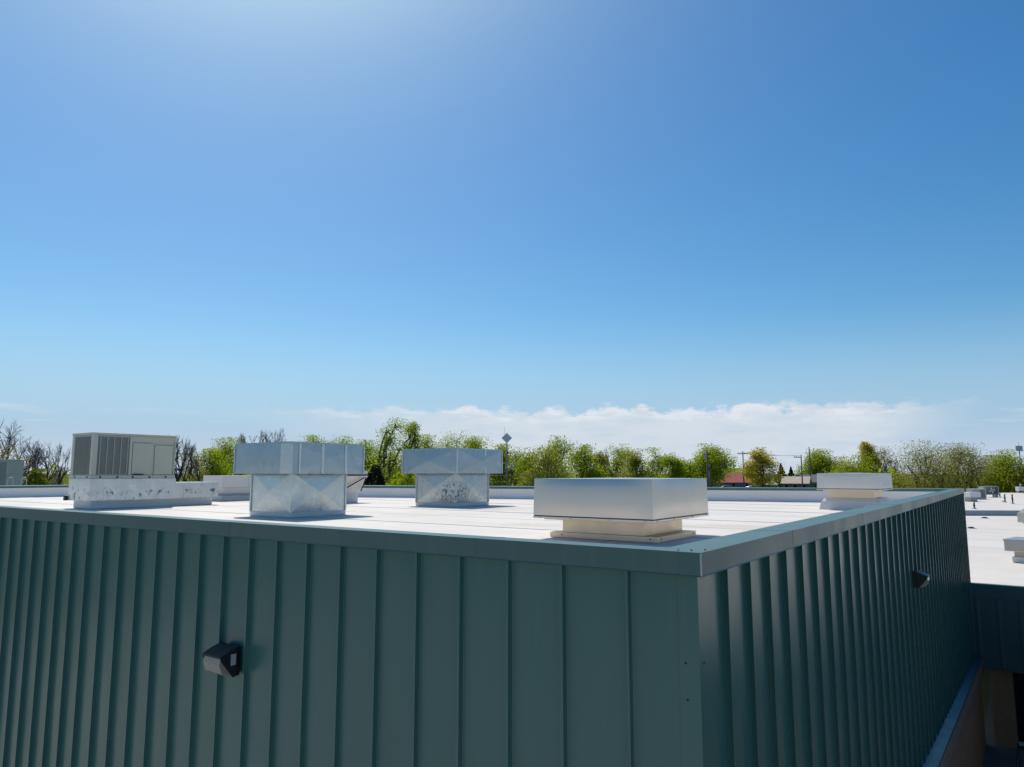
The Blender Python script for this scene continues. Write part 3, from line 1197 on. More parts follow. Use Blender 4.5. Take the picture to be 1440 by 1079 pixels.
# exhaust fan with braces, peeping out behind the nearer galvanised hood
t = thing('exhaust_fan', 'small pale exhaust hood with a dark diagonal brace, peeping out behind the nearer galvanised hood', 'exhaust fan', plan(11.25, 15.85, ZR), TH)
mb = MB()
mb.box(-.40, .40, -.40, .40, 0, .33, .012)
mb.build('curb', M['curb_wrap'], t)
mb = MB()
q0 = [(-.42, -.42), (.42, -.42), (.42, .42), (-.42, .42)]
q1 = [(-.60, -.60), (.60, -.60), (.60, .60), (-.60, .60)]
for i in range(4):
    j = (i + 1) % 4
    mb.face([(*q0[i], .33), (*q0[j], .33), (*q1[j], .82), (*q1[i], .82)])
    mb.face([(*q1[i], .82), (*q1[j], .82), (*q1[j], .98), (*q1[i], .98)])
mb.face([(*p, .98) for p in q1])
mb.face([(*p, .33) for p in reversed(q0)])
mb.build('hood_cover', M['hood_white'], t)
for sx, sy in ((-1, -1), (1, -1)):
    mb = MB()
    mb.tube([(sx * .42, sy * .5, .35), (sx * .42, sy * .5 - .22, .78)], .018, 6)
    mb.tube([(-.42, -.52, .36), (.42, -.66, .78)], .018, 6) if sx < 0 else None
    mb.build('brace', M['dark'], t)
mb = MB()
mb.box(-.61, .61, -.62, -.601, .83, .87)
mb.build('band', M['dark'], t)

# ------------------------------------------------------------------ the low building to the right
CX, CY, _ = plan(21.85, 0)
ZL = 5.25
low = thing('low_building', 'long low building with a cream white flat roof and dark green fascia, at the right', 'building', (CX, CY, 0), TH)


def low_local(x, y):
    dx, dy = x - CX, y - CY
    return dx * CT + dy * ST, -dx * ST + dy * CT


# roof sheet and body (plan outline in world metres, turned into the building's own frame)
out_w = [plan(21.85, -.02)[:2], plan(21.85, -70)[:2], (165.0, 95.0), (150.0, 123.5), (57.0, 123.5), (20.0, 55.0), (11.2, 23.9)]
LO = [Vector(low_local(*p)) for p in out_w]
mb = MB()
top = [mb.bm.verts.new((p.x, p.y, ZL)) for p in LO]
bot = [mb.bm.verts.new((p.x, p.y, ZL - .12)) for p in LO]
mb.bm.faces.new(top)
mb.bm.faces.new(list(reversed(bot)))
for a in range(len(LO)):
    b = (a + 1) % len(LO)
    mb.bm.faces.new((top[a], top[b], bot[b], bot[a]))
mb.build('roof', M['low_membrane'], low)
mb = MB()
wl = [Vector((p.x, p.y)) for p in offset_poly([Vector((p.x, p.y)) for p in LO], .6)] if False else LO
mb.box(.55, 34, -69, -.9, 0, ZL - .13)
mb.build('wall', M['brick'], low)
# fascia of standing seam panels under a plain top band; local outward is -x
fz0 = 2.86
mb = MB()
mb.box(-.02, .5, -69.8, -.003, fz0, ZL - .125)
mb.build('fascia_core', M['low_siding'], low)
mb = MB()
mb.prism([(-.055, ZL - .40), (-.055, ZL - .004), (-.045, ZL + .006), (.10, ZL + .006), (.10, ZL + .0005), (-.04, ZL - .006), (-.021, ZL - .40)], (0, -70, 0), (1, 0, 0), (0, 0, 1), (0, 69.985, 0))
mb.build('fascia_trim', M['low_siding'], low)
lp = seam_panel_mesh('fascia_panel', M['low_siding'], ZL - .42 - fz0, .52, .038)
y, k = -.14, 0
while y > -69:
    o = link('fascia_panel', lp, low, (-.022, y, fz0), -math.pi / 2)
    y -= .52
mb = MB()
mb.prism([(-.06, fz0 + .03), (-.06, fz0 - .03), (.5, fz0 - .03), (.5, fz0 + .03)], (0, -69.8, 0), (1, 0, 0), (0, 0, 1), (0, 69.6, 0))
mb.build('fascia_sill', M['low_siding'], low)
# brick piers with recessed joints, dark glazing between them
pm = MB()
zz, r = G0, 0
while zz < fz0 - .06:
    for c in range(3):
        w = .54 / 2.5
        a0 = c * w - (w / 2 if r % 2 else 0)
        a1 = a0 + w - .008
        a0, a1 = max(0, a0), min(.54, a1)
        if a1 - a0 > .02:
            ins = rng.uniform(0, .004)
            pm.box(.21 + ins, .32, -a1, -a0, zz, min(zz + .059, fz0 - .035))
    zz += .0677
    r += 1
pier_me = pm.mesh('brick_pier', M['pier_brick'])
core = MB()
core.box(.225, .60, -.538, -.002, G0, fz0 - .03)
core_me = core.mesh('mortar_core', M['grout'])
y = -.32
while y > -66:
    o = link('brick_pier', pier_me, low, (0, y, 0))
    link('mortar_core', core_me, o)
    mb = MB()
    mb.box(.42, .44, y - 4.0, y - .56, G0 + .16, fz0 - .04)
    wd = mb.build('window', M['glass'], low)
    mb = MB()
    mb.box(.30, .46, y - 4.0, y - .555, G0 + .08, G0 + .155, .004)
    mb.build('window_sill', M['white_metal'], wd)
    for q in (.0, 1.1, 2.2):
        mb = MB()
        mb.box(.395, .445, y - 1.7 - q - .03, y - 1.7 - q + .03, G0 + .16, fz0 - .04, .003)
        mb.build('window_mullion', M['dark'], wd)
    y -= 4.6
# a wing of the low building that comes forward beside the ribbed wall; it shows as the pale band mirrored there
mb = MB()
mb.box(-12.5, -.03, -40, -4.0, ZL - .12, ZL - .004, .004)
mb.build('wing_roof', M['low_membrane'], low)
mb = MB()
mb.box(-12.2, -.05, -39.7, -4.3, 0, ZL - .121)
mb.build('wing_wall', M['brick'], low)
for (a, b, c, d_) in ((-12.56, -.03, -4.3, -3.95), (-12.56, -12.2, -40, -4.301)):
    mb = MB()
    mb.box(a, b, c, d_, fz0, ZL - .125, .004)
    mb.build('wing_fascia', M['low_siding'], low)
# roof step with a blue grey metal face, well back on the low roof
p0, p1 = low_local(30.0, 57.0), low_local(42.0, 56.4)
mb = MB()
d = (Vector(p1) - Vector(p0))
L = d.length
d.normalize()
n = Vector((d.y, -d.x))
mb.prism([(-.14, ZL + .001), (-.12, ZL + .40), (.16, ZL + .40), (.18, ZL + .001)], (p0[0], p0[1], 0), (-n.x, -n.y, 0), (0, 0, 1), (d.x * L, d.y * L, 0))
mb.build('roof_step', M['step'], low)

# things standing on the low roof
t = thing('vent_hood', 'flat topped grey vent hood at the right edge, nearest on the low cream roof', 'vent hood', (19.45, 27.0, ZL), TH - R(14), 'grey hoods on the low roof')
mb = MB()
mb.box(-.62, .62, -.75, .75, 0, .20, .02)
mb.build('curb', M['curb_wrap'], t)
mb = MB()
mb.box(-.55, .55, -.68, .68, .20, .40, .004)
mb.build('neck', M['hood_grey'], t)
mb = MB()
mb.box(-.78, .78, -.92, .92, .42, .80, .012)
mb.build('hood_cover', M['hood_grey'], t)
mb = MB()
mb.box(-.80, .80, -.94, .94, .775, .835, .006)
mb.build('lid', M['grey_metal'], t)
mb = MB()
mb.box(-.79, .79, -.93, .93, .405, .43, .003)
mb.build('lip', M['mill_rough'], t)

t = thing('vent_hood', 'grey vent hood with a tilted dark lid at the right edge of the low roof', 'vent hood', (30.7, 42.1, ZL), R(8), 'grey hoods on the low roof')
mb = MB()
mb.box(-.75, .75, -.55, .55, 0, .34, .02)
mb.build('curb', M['curb_wrap'], t)
mb = MB()
mb.box(-.98, .98, -.80, .80, .42, .92, .01)
mb.build('hood_cover', M['hood_grey'], t)
mb = MB()
mb.prism([(-.95, .925), (-.92, .975), (.90, 2.05), (.95, 2.02), (.95, .925)], (0, -.78, 0), (1, 0, 0), (0, 0, 1), (0, 1.56, 0))
mb.build('tilted_lid', M['coil'], t)
mb = MB()
mb.box(-.80, .80, -.62, .62, .34, .425)
mb.build('neck', M['mill_rough'], t)

t = thing('vent_hood', 'white hood on a grey base just past the far end of the green coping', 'vent hood', (53.6, 84.9, ZL), R(10))
mb = MB()
mb.box(-.45, .45, -.45, .45, 0, .52, .02)
mb.build('curb', M['grey_metal'], t)
mb = MB()
mb.box(-.72, .72, -.72, .72, .52, 1.08, .05)
mb.build('hood_cover', M['hood_white'], t)
mb = MB()
mb.box(-.46, .46, -.46, .46, .5, .53)
mb.build('neck', M['mill_rough'], t)

t = thing('rooftop_air_conditioner', 'grey air conditioner with one dark coil panel, behind the white hood on the low roof', 'air conditioner', (58.9, 92.2, ZL), R(6), 'distant units on the low roof')
mb = MB()
mb.box(-.95, .95, -.6, .6, .0, .16, .02)
mb.build('curb', M['curb_wrap'], t)
mb = MB()
mb.box(-.9, .9, -.55, .55, .16, 1.28, .03)
cb = mb.build('cabinet', M['grey_metal'], t)
mb = MB()
mb.box(.15, .80, -.565, -.548, .26, 1.20)
mb.build('coil', M['coil'], t)
mb = MB()
mb.box(-.92, .92, -.57, .57, 1.281, 1.32, .01)
mb.build('top_cover', M['white_metal'], t)

t = thing('rooftop_air_conditioner', 'open fronted grey unit with a visible fan, far back on the low roof', 'air conditioner', (65.9, 100.3, ZL), R(4), 'distant units on the low roof')
mb = MB()
for (a, b, c, d_, e, f_) in ((-.95, -.88, -.6, .6, .35, 1.5), (.88, .95, -.6, .6, .35, 1.5), (-.88, .88, -.6, .6, 1.43, 1.5), (-.88, .88, -.6, .6, .35, .42), (-.88, .88, .5, .6, .42, 1.43)):
    mb.box(a, b, c, d_, e, f_)
mb.build('cabinet', M['grey_metal'], t)
mb = MB()
mb.box(-.86, .86, -.30, -.26, .43, 1.42)
cl = mb.build('coil', M['coil'], t)
mb = MB()
for k in range(4):
    a = k * math.pi / 2 + .4
    mb.prism([(.06, -.07), (.40, -.12), (.42, .06), (.06, .03)], (.2, -.33, .92), (math.cos(a), 0, math.sin(a)), (-math.sin(a), 0, math.cos(a)), (0, .012, 0))
mb.build('fan_blades', M['white_metal'], t)
for sx in (-.85, .85):
    mb = MB()
    mb.box(sx - .05, sx + .05, -.5, .5, 0, .35)
    mb.build('leg', M['grey_metal'], t)
mb = MB()
mb.box(-1.15, -.96, -.5, .5, .4, 1.45, .01)
mb.build('side_panel', M['grey_metal'], t)

for (lx, ly, h, lab) in ((42.8, 67.4, .55, 'short dark vent pipe on the low roof in front of the white hood'),
                         (54.1, 78.6, .95, 'double jointed dark vent pipe standing in the middle of the low roof'),
                         (66.2, 98.6, .55, 'bent dark pipe beside the right end of the open fan unit'),
                         (56.0, 82.6, .85, 'dark vent pipe right behind the double jointed pipe on the low roof')):
    t = thing('vent_pipe', lab, 'vent pipe', (lx, ly, ZL), 0, 'vent pipes on the low roof')
    mb = MB()
    mb.tube([(0, 0, 0), (0, 0, .10)], [.22, .10], 10)
    mb.build('flashing', M['grey_metal'], t)
    mb = MB()
    mb.tube([(0, 0, .05), (0, 0, h), (.06, 0, h + .06)], .07, 8)
    mb.build('pipe', M['dark'], t)
    mb = MB()
    mb.tube([(0, 0, h * .5), (0, 0, h * .62)], .105, 10)
    mb.build('collar', M['dark'], t)

t = thing('roof_box', 'small white capped box on legs at the far back edge of the low roof', 'roof box', (85.2, 121.6, ZL), 0)
mb = MB()
mb.box(-.6, .6, -.4, .4, .35, 1.05, .02)
mb.build('body', M['white_metal'], t)
mb = MB()
mb.tube([(0, 0, 1.05), (0, 0, 1.35), (0, 0, 1.5)], [.08, .08, .22], 8)
mb.build('cap', M['white_metal'], t)
for sx in (-.5, .5):
    mb = MB()
    mb.box(sx - .05, sx + .05, -.3, .3, 0, .35)
    mb.build('leg', M['grey_metal'], t)

for (lx, ly, r_, lab) in ((34.6, 53.4, .34, 'dark drain cover right in front of the blue grey roof step'),
                          (27.4, 43.6, .30, 'dark drain cover nearest the end of the ribbed green wall'),
                          (57.2, 84.6, .33, 'dark drain cover far back on the low roof, left of the vent pipes')):
    t = thing('roof_drain', lab, 'roof drain', (lx, ly, ZL), 0, 'drain covers on the low roof')
    mb = MB()
    mb.tube([(0, 0, 0), (0, 0, .02)], [r_, r_ * .9], 14)
    mb.build('flange', M['grey_metal'], t)
    mb = MB()
    mb.tube([(0, 0, .02), (0, 0, .07), (0, 0, .10)], [r_ * .62, r_ * .5, r_ * .2], 12)
    mb.build('strainer', M['dark'], t)

# black pipe handrail in the shaded corner below the ribbed wall
hx, hy, _ = plan(19.2, -.95)
t = thing('handrail', 'black pipe handrail in the shaded corner at the foot of the ribbed wall', 'handrail', (hx, hy, G0), TH)
mb = MB()
mb.tube([(-2.2, 0, .0), (-2.2, 0, 1.0)], .022, 8)
mb.build('post', M['black'], t)
mb = MB()
mb.tube([(-.05, 0, .0), (-.05, 0, 1.0)], .022, 8)
mb.build('post', M['black'], t)
mb = MB()
mb.tube([(-2.35, 0, 1.0), (.0, 0, 1.0), (.10, 0, .97), (.13, 0, .90)], .024, 8)
mb.build('rail', M['black'], t)

# ------------------------------------------------------------------ the half-seen unit beyond the left end of the roof
wing = thing('left_wing', 'lower wing beyond the left end of the roof, mostly hidden by the parapet', 'building', (-34.0, 44.0, 0), R(40))
mb = MB()
mb.box(-11, 11, -6, 6, 0, 6.9)
mb.build('wall', M['low_siding'], wing)
mb = MB()
mb.box(-11.1, 11.1, -6.1, 6.1, 6.902, 7.05, .02)
mb.build('roof', M['membrane'], wing)

t = thing('rooftop_air_conditioner', 'half seen grey rooftop unit cut off by the left edge of the photo', 'air conditioner', (-28.0, 39.0, 7.05), R(4))
mb = MB()
mb.box(-1.25, 1.25, -.75, .75, 0, .62, .02)
mb.build('curb', M['white_metal'], t)
mb = MB()
mb.box(-1.2, 1.2, -.70, .70, .62, 2.16, .02)
mb.build('cabinet', M['unit'], t)
for a, b in ((-1.12, -.02), (.10, 1.12)):
    mb = MB()
    mb.box(a, b, -.712, -.698, .72, 2.06)
    mb.build('coil', M['unit_dark'], t)
mb = MB()
mb.box(-.02, .10, -.725, -.699, .66, 2.12, .006)
mb.build('mullion', M['wire'], t)
mb = MB()
mb.box(-1.23, 1.23, -.73, .73, 2.161, 2.20, .008)
mb.build('top_cover', M['unit'], t)
for (gx, gy, lab) in ((-25.75, 37.2, 'left one of the two white gooseneck pipes in front of the half seen unit'),
                      (-25.05, 37.2, 'right one of the two white gooseneck pipes, by the round bush')):
    t = thing('gooseneck_pipe', lab, 'vent pipe', (gx, gy, 7.05), R(20), 'white gooseneck pipes')
    mb = MB()
    pts = [(-.12, 0, 0), (-.12, 0, 1.05)] + [(-.12 * math.cos(a), 0, 1.05 + .20 * math.sin(a)) for a in (.5, 1.0, 1.57, 2.1, 2.6)] + [(.12, 0, 1.05), (.12, 0, .45)]
    mb.tube(pts, .025, 8)
    mb.build('pipe', M['white_metal'], t)
    mb = MB()
    mb.tube([(-.12, 0, 0), (-.12, 0, .08)], [.10, .05], 8)
    mb.build('flashing', M['grey_metal'], t)
mb = None

# ------------------------------------------------------------------ the town beyond
def at(px, Z):
    """plan point at forward distance Z, px metres to the right"""
    return px, Z, ground_z(px, Z)


t = thing('diamond_sign', 'grey diamond shaped sign on a tall thin pole beyond the roof', 'sign', (-.65, 90.0, ground_z(0, 90)), 0)
zt = 13.55 - ground_z(0, 90)
mb = MB()
mb.prism([(0, -.66), (.66, 0), (0, .66), (-.66, 0)], (0, -.10, zt - .66), (1, 0, 0), (0, 0, 1), (0, .05, 0))
mb.build('sign_board', M['sign'], t)
mb = MB()
mb.tube([(0, 0, 0), (0, 0, zt - .2)], [.11, .075], 8)
mb.build('pole', M['post'], t)
mb = MB()
mb.tube([(-.28, .0, zt - .7), (-.28, .0, zt + .85)], .012, 5)
mb.build('antenna', M['post'], t)
mb = MB()
mb.box(.07, .22, -.10, .10, zt - 2.6, zt - 2.35, .02)
mb.build('lamp', M['dark'], t)


def utility_pole(label, X, Z, ztop, arm, side=0.0, twin=False):
    gz = ground_z(X, Z)
    t = thing('utility_pole', label, 'utility pole', (X, Z, gz), 0, 'utility poles beyond the roof')
    H = ztop - gz
    mb = MB()
    mb.tube([(0, 0, 0), (0, 0, H)], [.19, .13], 8)
    mb.build('pole', M['wood_pole'], t)
    if twin:
        mb = MB()
        mb.tube([(.34, .1, 0), (.34, .1, H * .80)], [.19, .15], 8)
        mb.build('pole', M['wood_pole'], t)
        mb = MB()
        mb.box(-.42, -.12, -.2, .2, H - 1.3, H - .5, .05)
        mb.build('transformer', M['grey_metal'], t)
    if arm:
        mb = MB()
        mb.box(-arm / 2 + side, arm / 2 + side, -.07, .07, H - .75, H - .55)
        ar = mb.build('crossarm', M['wood_pole'], t)
        for k in range(4):
            xx = -arm / 2 + side + .12 + k * (arm - .24) / 3
            mb = MB()
            mb.tube([(xx, 0, H - .55), (xx, 0, H - .28)], [.04, .07], 6)
            mb.build('insulator', M['grey_metal'], ar)
    return t


utility_pole('weathered double utility pole standing in front of the large round tree', 29.2, 108.0, 12.0, 1.0, 0, True)
utility_pole('utility pole with a wide crossarm by the red roofed house', 60.8, 190.0, 14.3, 2.8)
utility_pole('utility pole with its crossarm on the left, by the tan roofed house', 76.1, 190.0, 13.4, 2.0, -.9)
utility_pole('slim utility pole whose top peeps over the bright yellow green tree', 84.5, 205.0, 16.0, 0)
t = thing('overhead_wires', 'thin overhead wires strung between the two crossarm poles', 'wires', (0, 0, 0))
for k in range(3):
    a, b = Vector((59.7 + k * 1.0, 190, 14.0)), Vector((74.5 + k * .8, 190, 13.2))
    mb = MB()
    mb.tube([a.lerp(b, i / 8) - Vector((0, 0, .35 * math.sin(math.pi * i / 8))) for i in range(9)], .018, 4)
    mb.build('wire', M['dark'], t)


def house(name, label, X, Z, w, d, eave, ridge, roof_m, wall_m, rz=0.0, hip=0.0, cat='house'):
    gz = ground_z(X, Z)
    t = thing(name, label, cat, (X, Z, gz), rz)
    mb = MB()
    mb.box(-w / 2, w / 2, -d / 2, d / 2, -.5, eave)
    if hip == 0:
        mb.prism([(-d / 2, eave), (d / 2, eave), (0, ridge - .12)], (-w / 2 + .001, 0, 0), (0, 1, 0), (0, 0, 1), (w - .002, 0, 0))
    wl = mb.build('wall', wall_m, t)
    mb = MB()
    e = .4
    y0, x0 = d / 2 + e, w / 2 + e
    ze = eave - e * (ridge - eave) / (d / 2)
    A_, B_, C_, D_ = (-x0, -y0, ze), (x0, -y0, ze), (x0, y0, ze), (-x0, y0, ze)
    E_, F_ = (-x0 + hip, 0, ridge), (x0 - hip, 0, ridge)
    for up in (0, .10):
        s = lambda p: (p[0], p[1], p[2] + up)
        mb.face([s(A_), s(B_), s(F_), s(E_)])
        mb.face([s(C_), s(D_), s(E_), s(F_)])
        if hip:
            mb.face([s(B_), s(C_), s(F_)])
            mb.face([s(D_), s(A_), s(E_)])
    ring = [A_, B_, C_, D_]
    for i in range(4):
        p, q = ring[i], ring[(i + 1) % 4]
        if hip or i % 2 == 0:
            mb.face([p, q, (q[0], q[1], q[2] + .1), (p[0], p[1], p[2] + .1)])
    if not hip:
        for p, q in ((A_, E_), (E_, D_), (B_, F_), (F_, C_)):
            mb.face([p, q, (q[0], q[1], q[2] + .1), (p[0], p[1], p[2] + .1)])
    mb.build('roof', roof_m, t)
    for k in range(3):
        xx = -w / 2 + w * (k + .5) / 3
        mb = MB()
        mb.box(xx - .5, xx + .5, -d / 2 - .05, -d / 2 - .01, eave * .35, eave * .85)
        wn = mb.build('window', M['glass'], t)
        mb = MB()
        for (a, b, c, dd) in ((-.56, -.5, .32, .88), (.5, .56, .32, .88), (-.5, .5, .85, .88), (-.5, .5, .32, .35)):
            mb.box(xx + a, xx + b, -d / 2 - .07, -d / 2 - .012, eave * c, eave * dd)
        mb.build('frame', M['white_metal'], wn)
    return t


hs = house('house', 'house with a faded red roof and grey walls beyond the roof', 71.0, 235.0, 12.2, 9.0, 2.3, 5.1, M['red_roof'], M['house_grey'], R(-6), 1.6)
mb = MB()
mb.box(3.4, 4.1, -1.4, -.7, 3.2, 5.6)
mb.build('chimney', M['house_brown'], hs)
house('house', 'small house with a tan gable roof and a dark open carport', 78.5, 200.0, 6.6, 7.0, 2.4, 4.1, M['tan_roof'], M['house_brown'], R(-28))
house('shed', 'low pale roofed shed between the red roofed and the tan roofed house', 73.5, 210.0, 4.6, 4.0, 1.9, 2.6, M['pale_roof'], M['house_grey'], 0, 0, 'shed')
house('house', 'brown walled house with a grey gable, right of the tan roofed house', 86.5, 212.0, 8.5, 8.0, 2.6, 4.6, M['house_grey'], M['house_brown'], R(35))


def car(label, X, Z, mat, rz):
    t = thing('parked_car', label, 'car', (X, Z, ground_z(X, Z)), rz, 'cars parked by the houses')
    prof = [(-2.2, .35), (2.2, .35), (2.25, .75), (1.5, .92), (.75, 1.42), (-.95, 1.46), (-1.75, .98), (-2.22, .9)]
    mb = MB()
    mb.prism(prof, (0, -.85, 0), (1, 0, 0), (0, 0, 1), (0, 1.7, 0))
    mb.bevel_all(.05, 2)
    mb.build('body', mat, t)
    mb = MB()
    mb.prism([(-1.55, .98), (1.2, .98), (.68, 1.36), (-.88, 1.39)], (0, -.862, 0), (1, 0, 0), (0, 0, 1), (0, 1.724, 0))
    mb.build('side_window', M['glass'], t)
    for x in (-1.4, 1.4):
        for y in (-.80, .80):
            mb = MB()
            mb.tube([(x, y - .1, .32), (x, y + .1, .32)], .32, 14)
            w_ = mb.build('wheel', M['dark'], t)
            mb = MB()
            mb.tube([(x, y - .11, .32), (x, y + .11, .32)], .18, 10)
            mb.build('rim', M['car_silver'], w_)
    return t


car('silver car parked in front of the golden green tree', 70.8, 213.0, M['car_silver'], R(4))
car('white car parked in front of the red roofed house', 62.8, 212.0, M['car_white'], R(-8))

# fence posts with rails, seen under the farther galvanised hood
t = thing('pipe_fence', 'thin pipe fence with dark posts seen right under the farther galvanised hood', 'fence', (-2.5, 80.0, ground_z(0, 80)), 0)
for k in range(-2, 4):
    mb = MB()
    mb.tube([(k * 2.4, 0, 0), (k * 2.4, 0, 7.75)], .06, 6)
    mb.build('post', M['dark'], t)
for z in (6.9, 7.6):
    mb = MB()
    mb.tube([(-4.8, 0, z), (7.2, 0, z)], .035, 6)
    mb.build('rail', M['post'], t)

# floodlight pole at the far right
X, Z = 97.8, 139.0
t = thing('floodlight_pole', 'distant floodlight pole with a square lamp head above the trees at the right edge', 'light pole', (X, Z, ground_z(X, Z)))
h = 13.7 - ground_z(X, Z)
mb = MB()
mb.tube([(0, 0, 0), (0, 0, h)], [.14, .09], 8)
mb.build('pole', M['post'], t)
mb = MB()
mb.box(-.6, .6, -.12, .12, h - .9, h + .1)
mb.build('lamp_head', M['grey_metal'], t)
mb = MB()
mb.tube([(0, 0, h), (0, 0, h + 1.0)], .02, 5)
mb.build('spike', M['post'], t)


# ------------------------------------------------------------------ trees
def quad_cloud(name, centers, sizes, tone, rg, flat=.35):
    n = len(centers)
    nrm = rg.normal(size=(n, 3))
    nrm[:, 2] += flat
    nrm /= np.linalg.norm(nrm, axis=1)[:, None]
    ref = rg.normal(size=(n, 3))
    a = np.cross(nrm, ref)
    a /= np.linalg.norm(a, axis=1)[:, None] + 1e-9
    b = np.cross(nrm, a)
    s = sizes[:, None]
    el = rg.uniform(.55, .95, size=(n, 1))
    v = np.stack([centers + a * s, centers + b * s * el, centers - a * s, centers - b * s * el], axis=1).reshape(-1, 3)
    me = bpy.data.meshes.new(name)
    me.vertices.add(4 * n)
    me.vertices.foreach_set('co', v.ravel().astype(np.float32))
    me.loops.add(4 * n)
    me.loops.foreach_set('vertex_index', np.arange(4 * n, dtype=np.int32))
    me.polygons.add(n)
    me.polygons.foreach_set('loop_start', np.arange(0, 4 * n, 4, dtype=np.int32))
    me.update(calc_edges=True)
    at_ = me.attributes.new('tone', 'FLOAT', 'FACE')
    at_.data.foreach_set('value', np.clip(tone, 0, 1).astype(np.float32))
    return me


def branch_mesh(name, segs, sides=4):
    """segs: list of (p0, p1, r0, r1)"""
    n = len(segs)
    P0 = np.array([s[0] for s in segs], float)
    P1 = np.array([s[1] for s in segs], float)
    R0 = np.array([s[2] for s in segs], float)
    R1 = np.array([s[3] for s in segs], float)
    d = P1 - P0
    d /= np.linalg.norm(d, axis=1)[:, None] + 1e-9
    ref = np.where(np.abs(d[:, 2:3]) < .9, np.array([[0, 0, 1.]]), np.array([[1., 0, 0]]))
    s = np.cross(d, ref)
    s /= np.linalg.norm(s, axis=1)[:, None] + 1e-9
    t = np.cross(s, d)
    verts = []
    for P, Rr in ((P0, R0), (P1, R1)):
        for k in range(sides):
            a = 2 * math.pi * k / sides
            verts.append(P + (s * math.cos(a) + t * math.sin(a)) * Rr[:, None])
    V = np.stack(verts, axis=1).reshape(-1, 3)
    base = np.arange(n)[:, None] * (2 * sides)
    quads = []
    for k in range(sides):
        k2 = (k + 1) % sides
        quads.append(np.concatenate([base + k, base + k2, base + sides + k2, base + sides + k], axis=1))
    Q = np.stack(quads, axis=1).reshape(-1, 4)
    me = bpy.data.meshes.new(name)
    me.vertices.add(len(V))
    me.vertices.foreach_set('co', V.ravel().astype(np.float32))
    me.loops.add(Q.size)
    me.loops.foreach_set('vertex_index', Q.ravel().astype(np.int32))
    me.polygons.add(len(Q))
    me.polygons.foreach_set('loop_start', np.arange(0, Q.size, 4, dtype=np.int32))
    me.update(calc_edges=True)
    return me


def limb(segs, p0, p1, r0, r1, rg, n=4, wob=.06, sag=0.0):
    p0, p1 = np.array(p0, float), np.array(p1, float)
    L = np.linalg.norm(p1 - p0)
    pts = [p0]
    for i in range(1, n + 1):
        f = i / n
        p = p0 + (p1 - p0) * f
        p = p + np.array([0, 0, 1]) * sag * L * math.sin(math.pi * f)
        if i < n:
            p = p + rg.normal(size=3) * wob * L * .5
        pts.append(p)
    for i in range(n):
        a, b = i / n, (i + 1) / n
        segs.append((pts[i], pts[i + 1], r0 + (r1 - r0) * a, r0 + (r1 - r0) * b))
    return pts


def twig_tree(segs, p, d, L, r, lvl, rg, spread, tips, W, H, cx=0.0):
    """recursive bare branching"""
    n = 3
    q = p
    for i in range(n):
        d2 = d + rg.normal(size=3) * .13
        d2[2] += .05
        d2 /= np.linalg.norm(d2)
        q2 = q + d2 * L / n
        segs.append((q, q2, r * (1 - .2 * i / n), r * (1 - .2 * (i + 1) / n)))
        if lvl <= 3 and i > 0:
            for _ in range(2):
                dd = d2 + rg.normal(size=3) * .8
                dd /= np.linalg.norm(dd)
                e = q2 + dd * L * .45
                segs.append((q2, e, r * .4, r * .15))
                tips.append(e)
        q, d = q2, d2
    if lvl == 0:
        tips.append(q)
        return
    for _ in range(2 if rg.random() < .45 else 3):
        dd = d + rg.normal(size=3) * spread
        dd[2] += .10
        # keep inside the crown's width
        out = math.hypot(q[0] - cx, q[1]) / (W / 2 + .01)
        if out > .8:
            dd[0] -= (q[0] - cx) / (W / 2) * .4
            dd[1] -= q[1] / (W / 2) * .4
        dd /= np.linalg.norm(dd)
        twig_tree(segs, q, dd, L * rg.uniform(.66, .86), max(r * .64, .016), lvl - 1, rg, spread, tips, W, H, cx)


SPEC = {  # lobes, leaves, leaf size, crown base, lobe radius, fill, leaf material, bark
    'leafy': (15, 16000, .105, .08, .31, .60, 'leaf_spring', 'bark'),
    'thin': (15, 10500, .098, .12, .28, .66, 'leaf_spring', 'bark'),
    'tall': (16, 7500, .092, .26, .23, .70, 'leaf_spring', 'bark'),
    'dense': (18, 16000, .105, .56, .27, .58, 'leaf_spring', 'bark'),
    'olive': (15, 13500, .102, .06, .31, .66, 'leaf_olive', 'bark_grey'),
    'willow': (22, 15000, .096, .10, .24, .80, 'leaf_willow', 'bark'),
    'gold': (14, 12000, .102, .40, .26, .66, 'leaf_gold', 'bark'),
    'bud': (12, 6500, .085, .10, .27, .80, 'leaf_bud', 'bark_grey'),
}
NAMES = {'bare': 'bare_tree', 'bush': 'round_bush', 'dark': 'dark_bush', 'hedge': 'shrub', 'fir': 'evergreen_tree', 'olive': 'olive_tree', 'willow': 'spreading_tree', 'gold': 'golden_tree', 'bud': 'budding_tree', 'tall': 'tall_tree'}


